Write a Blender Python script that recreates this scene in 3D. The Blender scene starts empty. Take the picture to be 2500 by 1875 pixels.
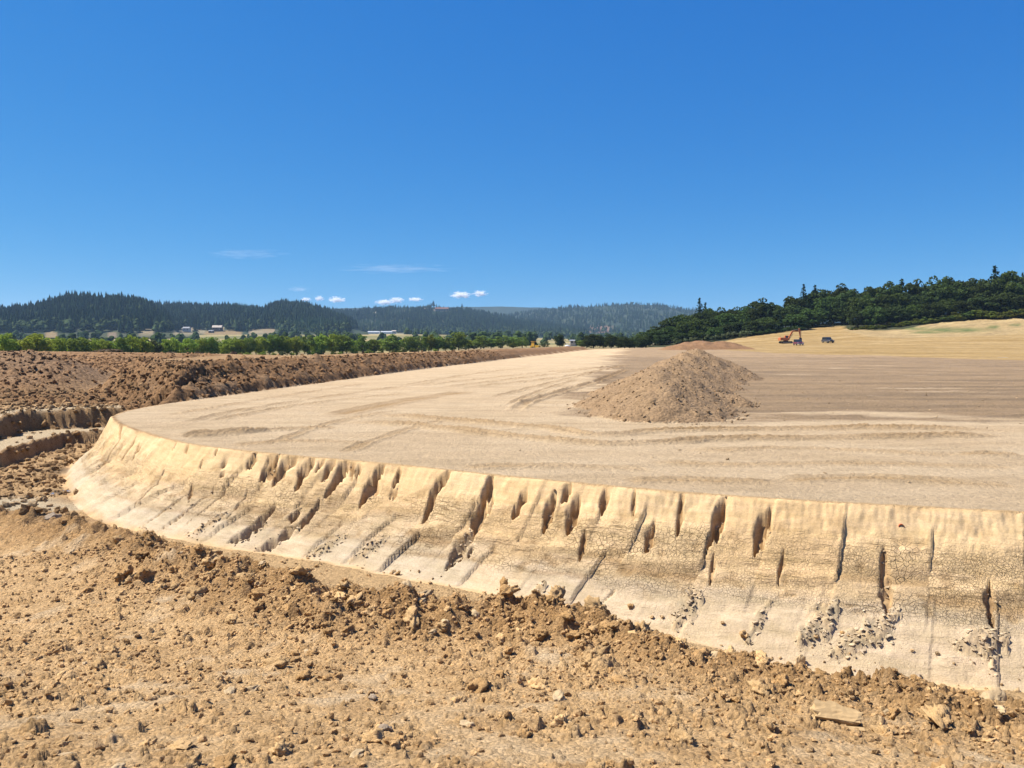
import bpy, math, random
import numpy as np
from mathutils import Vector, Matrix
random.seed(7); RNG = np.random.default_rng(7)
R = math.radians
SC = bpy.context.scene
COL = SC.collection
# ------------------------------------------------------------------ camera, sky, sun, exposure
EYE = 2.9                      # eye height above the graded pad (pad = z 0)
FPX, CX, CY, HOR = 1853.0, 1250.0, 937.5, 835.0      # focal length and horizon measured on the 2500 px photograph
PITCH = math.atan((CY - HOR) / FPX)
cam = bpy.data.cameras.new('camera'); cam_o = bpy.data.objects.new('camera', cam); COL.objects.link(cam_o)
cam.sensor_width = 36; cam.lens = 36 * FPX / 2500; cam.clip_start = 0.05; cam.clip_end = 60000
cam_o.location = (0, 0, EYE); cam_o.rotation_euler = (math.pi / 2 - PITCH, 0, 0)
SC.camera = cam_o
SUN_EL, SUN_AZ = R(55), R(-78)         # azimuth clockwise from +Y: sun high on the left, a little ahead
world = bpy.data.worlds.new('World'); SC.world = world; world.use_nodes = True
wn = world.node_tree; wn.nodes.clear()
sky = wn.nodes.new('ShaderNodeTexSky'); sky.sky_type = 'NISHITA'; sky.sun_disc = False
sky.sun_elevation = SUN_EL; sky.sun_rotation = SUN_AZ; sky.air_density = 1.0; sky.dust_density = 0.0; sky.ozone_density = 3.0; sky.altitude = 3000
bg = wn.nodes.new('ShaderNodeBackground'); bg.inputs['Strength'].default_value = 0.15
wo = wn.nodes.new('ShaderNodeOutputWorld')
sep = wn.nodes.new('ShaderNodeSeparateColor'); cmb = wn.nodes.new('ShaderNodeCombineColor'); wn.links.new(sky.outputs[0], sep.inputs[0])
for i, (g, k) in enumerate(((1.37, .160), (.695, .245), (.33, .385))):        # the camera's own tone curve for a deep blue sky, the same all round
    m1 = wn.nodes.new('ShaderNodeMath'); m1.operation = 'MULTIPLY'; m1.inputs[1].default_value = .15; wn.links.new(sep.outputs[i], m1.inputs[0])
    m2 = wn.nodes.new('ShaderNodeMath'); m2.operation = 'POWER'; m2.inputs[1].default_value = g; wn.links.new(m1.outputs[0], m2.inputs[0])
    m3 = wn.nodes.new('ShaderNodeMath'); m3.operation = 'MULTIPLY'; m3.inputs[1].default_value = k / .15; wn.links.new(m2.outputs[0], m3.inputs[0]); wn.links.new(m3.outputs[0], cmb.inputs[i])
wn.links.new(cmb.outputs[0], bg.inputs['Color']); wn.links.new(bg.outputs[0], wo.inputs['Surface'])
sun = bpy.data.lights.new('sun', 'SUN'); sun.energy = 5.0; sun.angle = R(0.53); sun.color = (1.0, 0.935, 0.83)
sun_o = bpy.data.objects.new('sun', sun); COL.objects.link(sun_o)
sd = Vector((math.sin(SUN_AZ) * math.cos(SUN_EL), math.cos(SUN_AZ) * math.cos(SUN_EL), math.sin(SUN_EL)))
sun_o.rotation_euler = sd.to_track_quat('Z', 'Y').to_euler()
SC.view_settings.view_transform = 'Standard'; SC.view_settings.look = 'None'
SC.view_settings.exposure = 1.0; SC.view_settings.gamma = 1.0; SC.view_settings.use_curve_mapping = False
SC.render.engine = 'CYCLES'
cy = SC.cycles; cy.use_denoising = True; cy.max_bounces = 6; cy.diffuse_bounces = 3; cy.volume_bounces = 3; cy.transparent_max_bounces = 8
cy.use_adaptive_sampling = True; cy.adaptive_threshold = 0.012; cy.sample_clamp_indirect = 4

# ------------------------------------------------------------------ numeric helpers
def hsh(ix, iy, s):
    with np.errstate(over='ignore'):
        h = ix.astype(np.int64).astype(np.uint32) * np.uint32(374761393) + iy.astype(np.int64).astype(np.uint32) * np.uint32(668265263) + np.uint32((s * 2246822519 + 12345) & 0xffffffff)
        h = (h ^ (h >> np.uint32(13))) * np.uint32(1274126177)
        h = (h ^ (h >> np.uint32(15))) * np.uint32(2246822519)
        h = h ^ (h >> np.uint32(16))
    return h.astype(np.float64) / 4294967296.0
def perlin(x, y, s=0):
    x = np.asarray(x, float); y = np.asarray(y, float)
    ix = np.floor(x); iy = np.floor(y); fx = x - ix; fy = y - iy
    u = fx * fx * fx * (fx * (fx * 6 - 15) + 10); v = fy * fy * fy * (fy * (fy * 6 - 15) + 10)
    def g(dx, dy):
        a = hsh(ix + dx, iy + dy, s) * 2 * np.pi
        return np.cos(a) * (fx - dx) + np.sin(a) * (fy - dy)
    a = g(0, 0); b = g(1, 0); c = g(0, 1); d = g(1, 1)
    return 1.5 * ((a + (b - a) * u) + ((c + (d - c) * u) - (a + (b - a) * u)) * v)
def fbm(x, y, s=0, o=4, gain=0.5):
    t = 0; a = 1.0; n = 0
    for i in range(o):
        t = t + a * perlin(x * 2 ** i + 17.3 * i, y * 2 ** i - 9.1 * i, s + i); n += a; a *= gain
    return t / n
def sstep(a, b, x):
    t = np.clip((x - a) / (b - a), 0, 1); return t * t * (3 - 2 * t)
def bumps(x, y, cell, prob, lo, hi, tall, s):
    """heap of irregular lumps: height of the highest lump over every point; prob may be an array"""
    gx = x / cell; gy = y / cell
    ix = np.floor(gx); iy = np.floor(gy); out = np.zeros_like(gx)
    wob = perlin(gx * 2.3, gy * 2.3, s + 91)
    for dx in (-1, 0, 1):
        for dy in (-1, 0, 1):
            cx = ix + dx; cyy = iy + dy
            h1 = hsh(cx, cyy, s); h2 = hsh(cx, cyy, s + 1); h3 = hsh(cx, cyy, s + 2); h4 = hsh(cx, cyy, s + 3)
            r = (lo + (hi - lo) * h3 * h3) * np.clip((prob - h4) * 6, 0, 1)
            ex = gx - (cx + .15 + .7 * h1); ey = gy - (cyy + .15 + .7 * h2)
            a = h4 * 37; ca = np.cos(a); sa = np.sin(a)
            qx = (ex * ca + ey * sa); qy = (-ex * sa + ey * ca) * (1.0 + .7 * h2)
            d2 = (qx * qx + qy * qy) * (1 + .55 * wob)
            with np.errstate(divide='ignore', invalid='ignore'):
                k = np.where(r > 0.02, 1 - d2 / np.maximum(r * r, 1e-9), 0)
            out = np.maximum(out, np.where(k > 0, r * tall * (.6 + .8 * h1) * np.sqrt(np.clip(k, 0, 1)), 0))
    return out * cell
def catmull(P, n=12):
    P = [np.array(p, float) for p in P]; Q = [2 * P[0] - P[1]] + P + [2 * P[-1] - P[-2]]; out = []
    for i in range(1, len(Q) - 2):
        for k in range(n):
            t = k / n
            out.append(.5 * ((2 * Q[i]) + (-Q[i - 1] + Q[i + 1]) * t + (2 * Q[i - 1] - 5 * Q[i] + 4 * Q[i + 1] - Q[i + 2]) * t * t + (-Q[i - 1] + 3 * Q[i] - 3 * Q[i + 1] + Q[i + 2]) * t ** 3))
    out.append(Q[-2]); return np.array(out)
def seg_dist(x, y, P, attr=False):
    """distance to polyline P, arc length of the foot point, signed side"""
    best = np.full(x.shape, 1e18); arc = np.zeros(x.shape); side = np.zeros(x.shape); L = 0
    for (ax, ay), (bx, by) in zip(P[:-1], P[1:]):
        dx, dy = bx - ax, by - ay; l2 = dx * dx + dy * dy
        if l2 < 1e-12: continue
        t = np.clip(((x - ax) * dx + (y - ay) * dy) / l2, 0, 1)
        ex = x - ax - t * dx; ey = y - ay - t * dy; d = ex * ex + ey * ey
        m = d < best; best = np.where(m, d, best); l = math.sqrt(l2)
        arc = np.where(m, L + t * l, arc); side = np.where(m, dx * ey - dy * ex, side); L += l
    return np.sqrt(best), arc, side
def inside(x, y, P):
    r = np.zeros(x.shape, bool); n = len(P)
    for i in range(n):
        ax, ay = P[i]; bx, by = P[(i + 1) % n]
        if ay == by: continue
        c = ((ay > y) != (by > y)) & (x < (bx - ax) * (y - ay) / (by - ay) + ax); r ^= c
    return r
def project(x, y, z):
    zz = z - EYE; c, s = math.cos(PITCH), math.sin(PITCH)
    f = y * c - zz * s; up = y * s + zz * c
    f = np.maximum(f, .05)
    return CX + FPX * x / f, CY - FPX * up / f
def ray(px, py):
    a = (px - CX) / FPX; b = -(py - CY) / FPX; c, s = math.cos(PITCH), math.sin(PITCH)
    return np.array([a, c + b * s, -s + b * c])
def at_z(px, py, z=0.0):
    d = ray(px, py); k = (z - EYE) / d[2]; return d[0] * k, d[1] * k
def at_Y(px, py, Y):
    d = ray(px, py); k = Y / d[1]; return d[0] * k, Y, EYE + d[2] * k

# ------------------------------------------------------------------ mesh helpers
def mesh_np(name, verts, faces, mat=None, attrs=None, smooth=True, link=True):
    """faces: (n,3) or (n,4) int array"""
    me = bpy.data.meshes.new(name); verts = np.asarray(verts, np.float32); faces = np.asarray(faces, np.int32)
    n, k = faces.shape
    me.vertices.add(len(verts)); me.vertices.foreach_set('co', verts.ravel())
    me.loops.add(n * k); me.loops.foreach_set('vertex_index', faces.ravel())
    me.polygons.add(n); me.polygons.foreach_set('loop_start', np.arange(0, n * k, k, dtype=np.int32)); me.polygons.foreach_set('loop_total', np.full(n, k, np.int32))
    me.polygons.foreach_set('use_smooth', np.full(n, smooth, bool))
    for an, av in (attrs or {}).items():
        av = np.asarray(av, np.float32)
        if av.ndim == 2:
            a = me.attributes.new(an, 'FLOAT_COLOR', 'POINT'); c = np.ones((len(verts), 4), np.float32); c[:, :3] = av[:, :3]; a.data.foreach_set('color', c.ravel())
        else:
            a = me.attributes.new(an, 'FLOAT', 'POINT'); a.data.foreach_set('value', av)
    me.update(); me.validate()
    if mat: me.materials.append(mat)
    return me
def obj(name, me, parent=None, loc=None, rot=None, scale=None):
    o = bpy.data.objects.new(name, me); COL.objects.link(o)
    if parent: o.parent = parent
    if loc is not None: o.location = loc
    if rot is not None: o.rotation_euler = rot
    if scale is not None: o.scale = scale
    return o
def tag(o, label=None, cat=None, group=None, kind=None):
    if label: o['label'] = label
    if cat: o['category'] = cat
    if group: o['group'] = group
    if kind: o['kind'] = kind
    return o
def empty(name, loc, rz=0, label=None, cat=None, group=None):
    o = bpy.data.objects.new(name, None); COL.objects.link(o); o.location = loc; o.rotation_euler = (0, 0, rz); o.empty_display_size = .2
    return tag(o, label, cat, group)
class MB:
    """collects simple solids into one mesh"""
    def __init__(s): s.v = []; s.f = []
    def box(s, c, d, rx=0, ry=0, rz=0, taper=(1, 1)):
        M = Matrix.Translation(c) @ Matrix.Rotation(rz, 4, 'Z') @ Matrix.Rotation(ry, 4, 'Y') @ Matrix.Rotation(rx, 4, 'X'); b = len(s.v)
        for z in (-.5, .5):
            tx, ty = (taper if z > 0 else (1, 1))
            for x, y in ((-.5, -.5), (.5, -.5), (.5, .5), (-.5, .5)): s.v.append(tuple(M @ Vector((x * d[0] * tx, y * d[1] * ty, z * d[2]))))
        s.f += [tuple(b + i for i in q) for q in ((3, 2, 1, 0), (4, 5, 6, 7), (0, 1, 5, 4), (1, 2, 6, 5), (2, 3, 7, 6), (3, 0, 4, 7))]; return s
    def cyl(s, p, q, r, n=12, r2=None):
        p = Vector(p); q = Vector(q); r2 = r if r2 is None else r2; ax = (q - p).normalized()
        a = ax.orthogonal().normalized(); c = ax.cross(a); b = len(s.v)
        for P, rr in ((p, r), (q, r2)):
            for i in range(n): t = 2 * math.pi * i / n; s.v.append(tuple(P + a * math.cos(t) * rr + c * math.sin(t) * rr))
        for i in range(n): j = (i + 1) % n; s.f.append((b + i, b + j, b + n + j, b + n + i))
        s.f.append(tuple(b + i for i in range(n - 1, -1, -1))); s.f.append(tuple(b + n + i for i in range(n))); return s
    def prism(s, pts, y0, y1):
        """outline in x,z pushed from y0 to y1"""
        b = len(s.v); n = len(pts)
        for y in (y0, y1):
            for x, z in pts: s.v.append((x, y, z))
        for i in range(n): j = (i + 1) % n; s.f.append((b + i, b + n + i, b + n + j, b + j))
        s.f.append(tuple(b + i for i in range(n))); s.f.append(tuple(b + n + i for i in range(n - 1, -1, -1))); return s
    def build(s, name, mat, parent=None, bevel=0.0):
        me = bpy.data.meshes.new(name); me.from_pydata(s.v, [], s.f); me.update(); me.materials.append(mat)
        o = obj(name, me, parent)
        if bevel:
            m = o.modifiers.new('bevel', 'BEVEL'); m.width = bevel; m.segments = 2; m.limit_method = 'ANGLE'
        return o

# ------------------------------------------------------------------ materials
def nmat(name):
    m = bpy.data.materials.new(name); m.use_nodes = True; nt = m.node_tree
    return m, nt, nt.nodes['Principled BSDF'], nt.nodes['Material Output']
class N:
    def __init__(s, nt): s.nt = nt
    def __call__(s, t, ins=None, **kw):
        n = s.nt.nodes.new(t)
        for k, v in kw.items(): setattr(n, k, v)
        for k, v in (ins or {}).items():
            if isinstance(v, bpy.types.NodeSocket): s.nt.links.new(v, n.inputs[k])
            else: n.inputs[k].default_value = v
        return n
    def math(s, op, a, b=0.0, c=0.0, clamp=False):
        return s('ShaderNodeMath', {0: a, 1: b, 2: c}, operation=op, use_clamp=clamp).outputs[0]
    def mixc(s, f, a, b, bt='MIX'):
        n = s('ShaderNodeMix', data_type='RGBA', blend_type=bt)
        for i, v in ((0, f), (6, a), (7, b)):
            if isinstance(v, bpy.types.NodeSocket): s.nt.links.new(v, n.inputs[i])
            else: n.inputs[i].default_value = v if not isinstance(v, tuple) or len(v) == 4 else (*v, 1)
        return n.outputs[2]
    def ramp(s, f, pts):
        n = s('ShaderNodeValToRGB', {0: f}); r = n.color_ramp
        while len(r.elements) > len(pts): r.elements.remove(r.elements[-1])
        while len(r.elements) < len(pts): r.elements.new(0.5)
        for e, (p, c) in zip(r.elements, pts): e.position = p; e.color = c if isinstance(c, tuple) else (c, c, c, 1)
        return n.outputs[0]
def soil_mat(name, fine=45.0, bump=0.02, pebble=14.0, peb_amt=0.35, crack=False, far=False, rough=0.95):
    m, nt, P, out = nmat(name); n = N(nt)
    pos = n('ShaderNodeNewGeometry').outputs['Position']
    col = n('ShaderNodeAttribute', attribute_name='col').outputs['Color']
    n1 = n('ShaderNodeTexNoise', {'Vector': pos, 'Scale': 1.3 if not far else .12, 'Detail': 5.0, 'Roughness': .6}).outputs[0]
    n2 = n('ShaderNodeTexNoise', {'Vector': pos, 'Scale': fine if not far else 2.0, 'Detail': 6.0, 'Roughness': .68}).outputs[0]
    v1 = n('ShaderNodeTexVoronoi', {'Vector': pos, 'Scale': pebble, 'Randomness': 1.0})
    k = n.math('MULTIPLY_ADD', n1, .30 * .63, .85 * .63)
    k = n.math('MULTIPLY', k, n.math('MULTIPLY_ADD', n2, .6, .70))
    pv = n('ShaderNodeSeparateColor', {0: v1.outputs['Color']}).outputs[0]
    k = n.math('MULTIPLY', k, n.math('MULTIPLY_ADD', pv, peb_amt, 1 - peb_amt * .5))
    c = n.mixc(1.0, col, n('ShaderNodeCombineColor', {0: k, 1: k, 2: k}).outputs[0], 'MULTIPLY')
    h = n.math('MULTIPLY_ADD', n2, 1.0, 0.0)
    h = n.math('ADD', h, n.math('MULTIPLY', n.math('SUBTRACT', 0.6, v1.outputs['Distance']), .9 * min(1, peb_amt * 3)))
    n3 = n('ShaderNodeTexNoise', {'Vector': pos, 'Scale': fine * 4, 'Detail': 3.0, 'Roughness': .6}).outputs[0]
    h = n.math('MULTIPLY_ADD', n3, .4, h)
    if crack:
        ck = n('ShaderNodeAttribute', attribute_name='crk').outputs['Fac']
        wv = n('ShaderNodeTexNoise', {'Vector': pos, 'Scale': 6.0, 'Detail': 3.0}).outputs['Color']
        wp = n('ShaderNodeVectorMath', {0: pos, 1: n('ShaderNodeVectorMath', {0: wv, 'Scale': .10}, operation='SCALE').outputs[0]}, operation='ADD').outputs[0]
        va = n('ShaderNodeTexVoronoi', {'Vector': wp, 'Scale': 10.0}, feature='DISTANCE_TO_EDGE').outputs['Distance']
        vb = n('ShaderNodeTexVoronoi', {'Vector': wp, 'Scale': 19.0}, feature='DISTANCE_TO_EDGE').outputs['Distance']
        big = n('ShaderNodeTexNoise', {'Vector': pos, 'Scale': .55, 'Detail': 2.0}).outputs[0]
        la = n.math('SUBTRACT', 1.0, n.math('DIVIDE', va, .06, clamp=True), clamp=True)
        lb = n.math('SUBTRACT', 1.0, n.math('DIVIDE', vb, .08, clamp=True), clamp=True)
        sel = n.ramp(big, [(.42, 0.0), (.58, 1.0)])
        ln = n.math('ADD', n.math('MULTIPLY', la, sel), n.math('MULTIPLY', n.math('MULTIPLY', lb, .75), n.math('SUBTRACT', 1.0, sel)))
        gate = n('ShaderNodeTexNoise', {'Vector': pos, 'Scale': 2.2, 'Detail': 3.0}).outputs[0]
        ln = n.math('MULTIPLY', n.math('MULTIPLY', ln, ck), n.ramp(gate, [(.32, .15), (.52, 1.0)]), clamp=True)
        c = n.mixc(n.math('MULTIPLY', ln, .5), c, (.17, .105, .05))  # crack lines also darkened: deep shade inside the cracks put into the colour
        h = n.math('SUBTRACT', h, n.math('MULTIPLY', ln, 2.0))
    if crack:      # torn horizontal streaks, strata and a rough scraped skin
        ps = n('ShaderNodeMapping', {'Vector': pos, 'Scale': (1.1, 1.1, 9.0)}).outputs[0]
        sb = n('ShaderNodeTexNoise', {'Vector': ps, 'Scale': 1.0, 'Detail': 6.0, 'Roughness': .7}).outputs[0]; kk = n.math('MULTIPLY_ADD', sb, .75, .62)
        c = n.mixc(1.0, c, n('ShaderNodeCombineColor', {0: kk, 1: kk, 2: n.math('MULTIPLY', kk, n.math('MULTIPLY_ADD', sb, .3, .85))}).outputs[0], 'MULTIPLY')
        md = n('ShaderNodeTexNoise', {'Vector': pos, 'Scale': 7.0, 'Detail': 6.0, 'Roughness': .7}).outputs[0]; mw_ = n.math('MULTIPLY_ADD', ck, .85, .10); h = n.math('MULTIPLY', h, n.math('MULTIPLY_ADD', ck, .7, .3)); h = n.math('MULTIPLY_ADD', n.math('MULTIPLY', md, mw_), 4.0, h); h = n.math('MULTIPLY_ADD', n.math('MULTIPLY', sb, mw_), 2.2, h)
        sc_ = n('ShaderNodeMapping', {'Vector': pos, 'Scale': (2.6, 2.6, 24.0)}).outputs[0]
        st = n('ShaderNodeTexNoise', {'Vector': sc_, 'Scale': 1.0, 'Detail': 5.0, 'Roughness': .65}).outputs[0]
        sg_ = n('ShaderNodeTexNoise', {'Vector': pos, 'Scale': 1.7, 'Detail': 3.0}).outputs[0]
        st = n.math('MULTIPLY', n.math('MULTIPLY', n.ramp(st, [(.54, 0.0), (.66, 1.0)]), ck), n.ramp(sg_, [(.38, 0.0), (.52, 1.0)]))
        c = n.mixc(n.math('MULTIPLY', st, .55), c, (.20, .12, .05)); h = n.math('SUBTRACT', h, n.math('MULTIPLY', st, 1.5))
    bm = n('ShaderNodeBump', {'Height': h, 'Distance': bump, 'Strength': 1.0})
    nt.links.new(c, P.inputs['Base Color']); nt.links.new(bm.outputs[0], P.inputs['Normal'])
    P.inputs['Roughness'].default_value = rough; P.inputs['Specular IOR Level'].default_value = .15
    return m
def plain(name, c, rough=.6, metal=0.0, var=.12, scale=6.0, spec=.4, dirt=None):
    m, nt, P, out = nmat(name); n = N(nt)
    co = n('ShaderNodeTexCoord').outputs['Object']
    nz = n('ShaderNodeTexNoise', {'Vector': co, 'Scale': scale, 'Detail': 5.0, 'Roughness': .6}).outputs[0]
    k = n.math('MULTIPLY_ADD', nz, 2 * var * .72, (1 - var) * .72)
    cc = n.mixc(1.0, (*c, 1), n('ShaderNodeCombineColor', {0: k, 1: k, 2: k}).outputs[0], 'MULTIPLY')
    if dirt:
        cc = n.mixc(n.ramp(nz, [(.5, 0.0), (.7, .6)]), cc, (*dirt, 1))
    nt.links.new(cc, P.inputs['Base Color']); P.inputs['Roughness'].default_value = rough; P.inputs['Metallic'].default_value = metal; P.inputs['Specular IOR Level'].default_value = spec
    return m
def leaf_mat(name, c, trans=.25, var=.35, hue=.02):
    m, nt, P, out = nmat(name); n = N(nt)
    oi = n('ShaderNodeObjectInfo').outputs['Random']
    pos = n('ShaderNodeNewGeometry').outputs['Position']
    nz = n('ShaderNodeTexNoise', {'Vector': pos, 'Scale': .7, 'Detail': 4.0}).outputs[0]
    v = n.math('MULTIPLY', n.math('MULTIPLY_ADD', oi, var, 1 - var * .5), n.math('MULTIPLY_ADD', nz, .8 * .62, .6 * .62))
    hv = n('ShaderNodeHueSaturation', {'Color': (*c, 1), 'Value': v, 'Hue': n.math('MULTIPLY_ADD', oi, hue * 2, .5 - hue), 'Saturation': 1.0}).outputs[0]
    d = n('ShaderNodeBsdfDiffuse', {'Color': hv}); t = n('ShaderNodeBsdfTranslucent', {'Color': n.mixc(.5, hv, (c[0] * 1.6, c[1] * 1.5, c[2] * .8))})
    mx = n('ShaderNodeMixShader', {0: trans, 1: d.outputs[0], 2: t.outputs[0]})
    nt.links.new(mx.outputs[0], out.inputs['Surface']); return m
def tint_leaf_mat(name):
    """foliage whose own colour comes with every tree of the forest"""
    m, nt, P, out = nmat(name); n = N(nt)
    col = n('ShaderNodeAttribute', attribute_name='col').outputs['Color']
    nz = n('ShaderNodeTexNoise', {'Vector': n('ShaderNodeNewGeometry').outputs['Position'], 'Scale': .25, 'Detail': 3.0}).outputs[0]
    k = n.math('MULTIPLY_ADD', nz, .9 * .66, .55 * .66)
    c = n.mixc(1.0, col, n('ShaderNodeCombineColor', {0: k, 1: k, 2: k}).outputs[0], 'MULTIPLY')
    d = n('ShaderNodeBsdfDiffuse', {'Color': c}); nt.links.new(d.outputs[0], out.inputs['Surface']); return m

# ------------------------------------------------------------------ the lie of the land (one height function, metres)
CREST = catmull([(80, 2), (30, 8.0), (14, 11.3), (8.6, 12.8), (4.0, 14.2), (0, 16.2), (-3.06, 18), (-6.05, 19.5), (-9.1, 21.4), (-11.8, 24.2), (-14.2, 27.2), (-15.8, 30), (-16.4, 33), (-16.2, 36.5), (-15.6, 40), (-13.4, 55), (-7.5, 93), (5, 150), (23, 215), (40, 260), (60, 330), (80, 440)], 6)
PADPOLY = np.vstack([CREST, [(900, 440), (900, 2)]])
_, ARC_B, _ = seg_dist(np.array([-16.3]), np.array([35.0]), CREST); ARC_B = ARC_B[0]
PP = [(-600, 210), (-100, 125), (-60, 98), (-40, 80), (-30, 58), (-26.3, 47), (-23, 43.0), (-20, 40.2), (-17.3, 37.2), (-16.35, 36.9), (-15.75, 40), (-13.55, 55), (-7.65, 93), (4.8, 150), (22.8, 215), (22, 700), (-600, 700)]
PB = [(-20, 29.5), (-20.8, 33), (-21, 36), (-19, 37.3), (-17.7, 37.7), (-17.2, 42), (-17, 48), (-70, 48), (-70, 26), (-25, 26)]
PU = [(-22.3, 30), (-23, 34), (-23.8, 36.8), (-21.5, 38.2), (-19, 39.0), (-17.6, 39.6), (-17.5, 48), (-70, 48), (-70, 28), (-27, 28)]
MOUNDS = [(5.9, 30.5, 1.35), (6.6, 34, 1.7), (7.8, 38.5, 1.72), (8.8, 43, 1.72), (10.3, 48, 1.9), (12.3, 54, 2.05), (14.2, 59, 2.25), (16.0, 60.5, 1.9), (9.3, 34.5, .7), (4.3, 33.5, .55), (6.2, 41, .9)]
# field and wooded slope: control points read off the photograph as (pixel x, pixel y, distance)
_ctl = [(1700, 846, 215), (1930, 841, 240), (2095, 838, 235), (2400, 850, 190), (2300, 842, 215), (2500, 815, 262), (2500, 770, 295), (2300, 789, 297), (2180, 809, 297), (2150, 822, 262), (2330, 818, 262), (1812, 825, 305), (1930, 808, 318), (2040, 795, 330), (2075, 805, 318), (1640, 847, 300), (1540, 848, 305), (2800, 800, 262), (2800, 745, 300)]
_cp = [at_Y(a, b, Y) for a, b, Y in _ctl]
_cp += [(x, 100.0, 0.0) for x in (-20, 20, 60, 100, 150, 220)] + [(x, 135.0, .15) for x in (0, 30, 60, 90, 130, 200)]
_cp += [(45, 360, 0), (110, 385, 8), (180, 385, 13), (260, 385, 17), (340, 385, 19), (45, 440, 0), (110, 440, 7), (180, 440, 11), (260, 440, 14), (340, 440, 15)]
_cp = np.array(_cp)
def _tps(r2): return np.where(r2 > 0, .5 * r2 * np.log(np.maximum(r2, 1e-12)), 0)
_S = 100.0
_A = _tps(((_cp[:, None, :2] - _cp[None, :, :2]) ** 2).sum(-1) / _S ** 2) + np.eye(len(_cp)) * .02
_Pm = np.c_[np.ones(len(_cp)), _cp[:, :2] / _S]
_M = np.block([[_A, _Pm], [_Pm.T, np.zeros((3, 3))]])
_w = np.linalg.solve(_M, np.r_[_cp[:, 2], 0, 0, 0])
def rbf(x, y):
    t = _w[-3] + _w[-2] * x / _S + _w[-1] * y / _S
    for i in range(len(_cp)): t = t + _w[i] * _tps(((x - _cp[i, 0]) ** 2 + (y - _cp[i, 1]) ** 2) / _S ** 2)
    return t
def sdpoly(x, y, P):
    d, _, _ = seg_dist(x, y, list(P) + [P[0]]); return np.where(inside(x, y, P), d, -d)
def base_land(x, y):
    """returns height, signed crest distance (positive on the pad), arc along the crest, platform distance"""
    dc, arc, _ = seg_dist(x, y, CREST); ins = inside(x, y, PADPOLY); sdc = np.where(ins, dc, -dc)
    floor = -1.85 - .15 * sstep(-2, -12, x) - .42 * sstep(.5, 5.5, x); slope = 1.2 - (.27 + .045 * sstep(1, 6, x)) * y
    k = .14; zg = floor + k * np.logaddexp(0, (slope - floor) / k)
    left = x < -14
    sb = np.where(left, sdpoly(x, y, PB), -9); su = np.where(left, sdpoly(x, y, PU), -9)
    zg = zg + (-1.4 - zg) * sstep(-.15, .10, sb)
    zg = zg + (-.5 + .02 * (y - 36) - zg) * sstep(-.28, .12, su)
    zg = zg + (.2 - zg) * sstep(40, 48, y) * np.where(ins, 0, 1)
    wB = sstep(ARC_B - 1.5, ARC_B + 2.5, arc)
    zg = zg + (.32 * sstep(.0, .55, -sdc + .12 * perlin(x * 1.3, y * 1.3, 5)) - zg) * wB * sstep(-2.2, -.6, sdc) * (~ins)
    sp = sdpoly(x, y, PP)
    W = 2.7 + 6 * sstep(-24.5, -29, x)
    top = np.interp(y, [40, 64, 121, 150, 230], [1.72, 1.64, 1.45, 1.38, 1.42]) * (1 - .85 * sstep(6, 42, sp)) * (1 - sstep(232, 250, y)) - (.7 + 1.9 * sstep(60, -60, x)) * sstep(20, 80, sp)
    zg = zg + (top - zg) * (.5 * sstep(0, 1, sp / W) + .5 * np.clip(sp / W, 0, 1)) ** .85 * (sp > 0)
    zg = zg + 1.75 * np.exp(-(((x + 37.5) / 5.5) ** 2 + ((y - 58) / 6) ** 2) ** 1.0) + .8 * np.exp(-(((x + 47) / 7) ** 2 + ((y - 60) / 6) ** 2))
    zg = zg - .95 * np.exp(-((x + 27.2 + (y - 46) * .30) / 2.0) ** 2) * sstep(44, 48, y) * sstep(72, 60, y) * (~ins)
    bank = -np.interp(-sdc * (1 + .38 * sstep(93, 102, arc)) + np.exp(-(sdc / .5) ** 2) * (.09 * perlin(arc * .7, arc * 0, 6) + .025 * perlin(arc * 4, arc * 0 + 2, 7) + .02 * perlin(arc * 11, sdc * 9, 8)), [-.5, -.03, .03, .12, .78, .98, 1.8, 2.45, 3.4], [0, .0, .03, .16, 1.02, 1.12, 1.74, 2.22, 3.1])
    bank = np.where(arc > ARC_B, np.where(-sdc > .0, -9, 0), bank)
    zo = np.maximum(zg, bank)
    zi = bank * (sdc < .5) * (arc < ARC_B)
    return np.where(ins, zi, zo), sdc, arc, sp
def far_field(x, y):
    return rbf(x, y) * sstep(100, 135, y)
def mound_h(x, y):
    h = np.full(x.shape, -9.0)
    for mx, my, mh in MOUNDS:
        d = np.hypot(x - mx, (y - my) * .85); h = np.maximum(h, mh - .58 * np.sqrt(d * d + .5) + .4 + .05 * d * 0)
    return h
# graded sampling of the ground: fine close by, coarser far off
ys = [2.2]
while ys[-1] < 136:
    Y = ys[-1]; k = .006 if Y < 5 else .0027 if Y < 10.3 else .0012 if Y < 29 else .0018 if Y < 35 else .0016
    ys.append(Y + k * Y ** 1.3)
ys = np.array(ys)
us = np.r_[-np.linspace(1.15, .70, 22)[:-1], np.linspace(-.70, .70, 690), np.linspace(.70, 1.15, 22)[1:]]
NR, NC = len(ys), len(us)
GX = (us[None, :] * ys[:, None]).ravel(); GY = np.repeat(ys, NC)
Z0, SDC, ARC, SDP = base_land(GX, GY)
PADIN = SDC > 0
m_ = PADIN & (GY > 99); Z0[m_] += far_field(GX[m_], GY[m_])
BPX, BPY = project(GX, GY, Z0)
def W(px, py, mask=None):
    d = (BPX - px) ** 2 + (BPY - py) ** 2
    if mask is not None: d = np.where(mask, d, 1e18)
    i = int(np.argmin(d)); return np.array([GX[i], GY[i]])
def WP(pts, mask=None): return np.array([W(a, b, mask) for a, b in pts])
Z = Z0.copy()
CLR = np.zeros((len(Z), 3)); CRK = np.zeros(len(Z))
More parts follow.
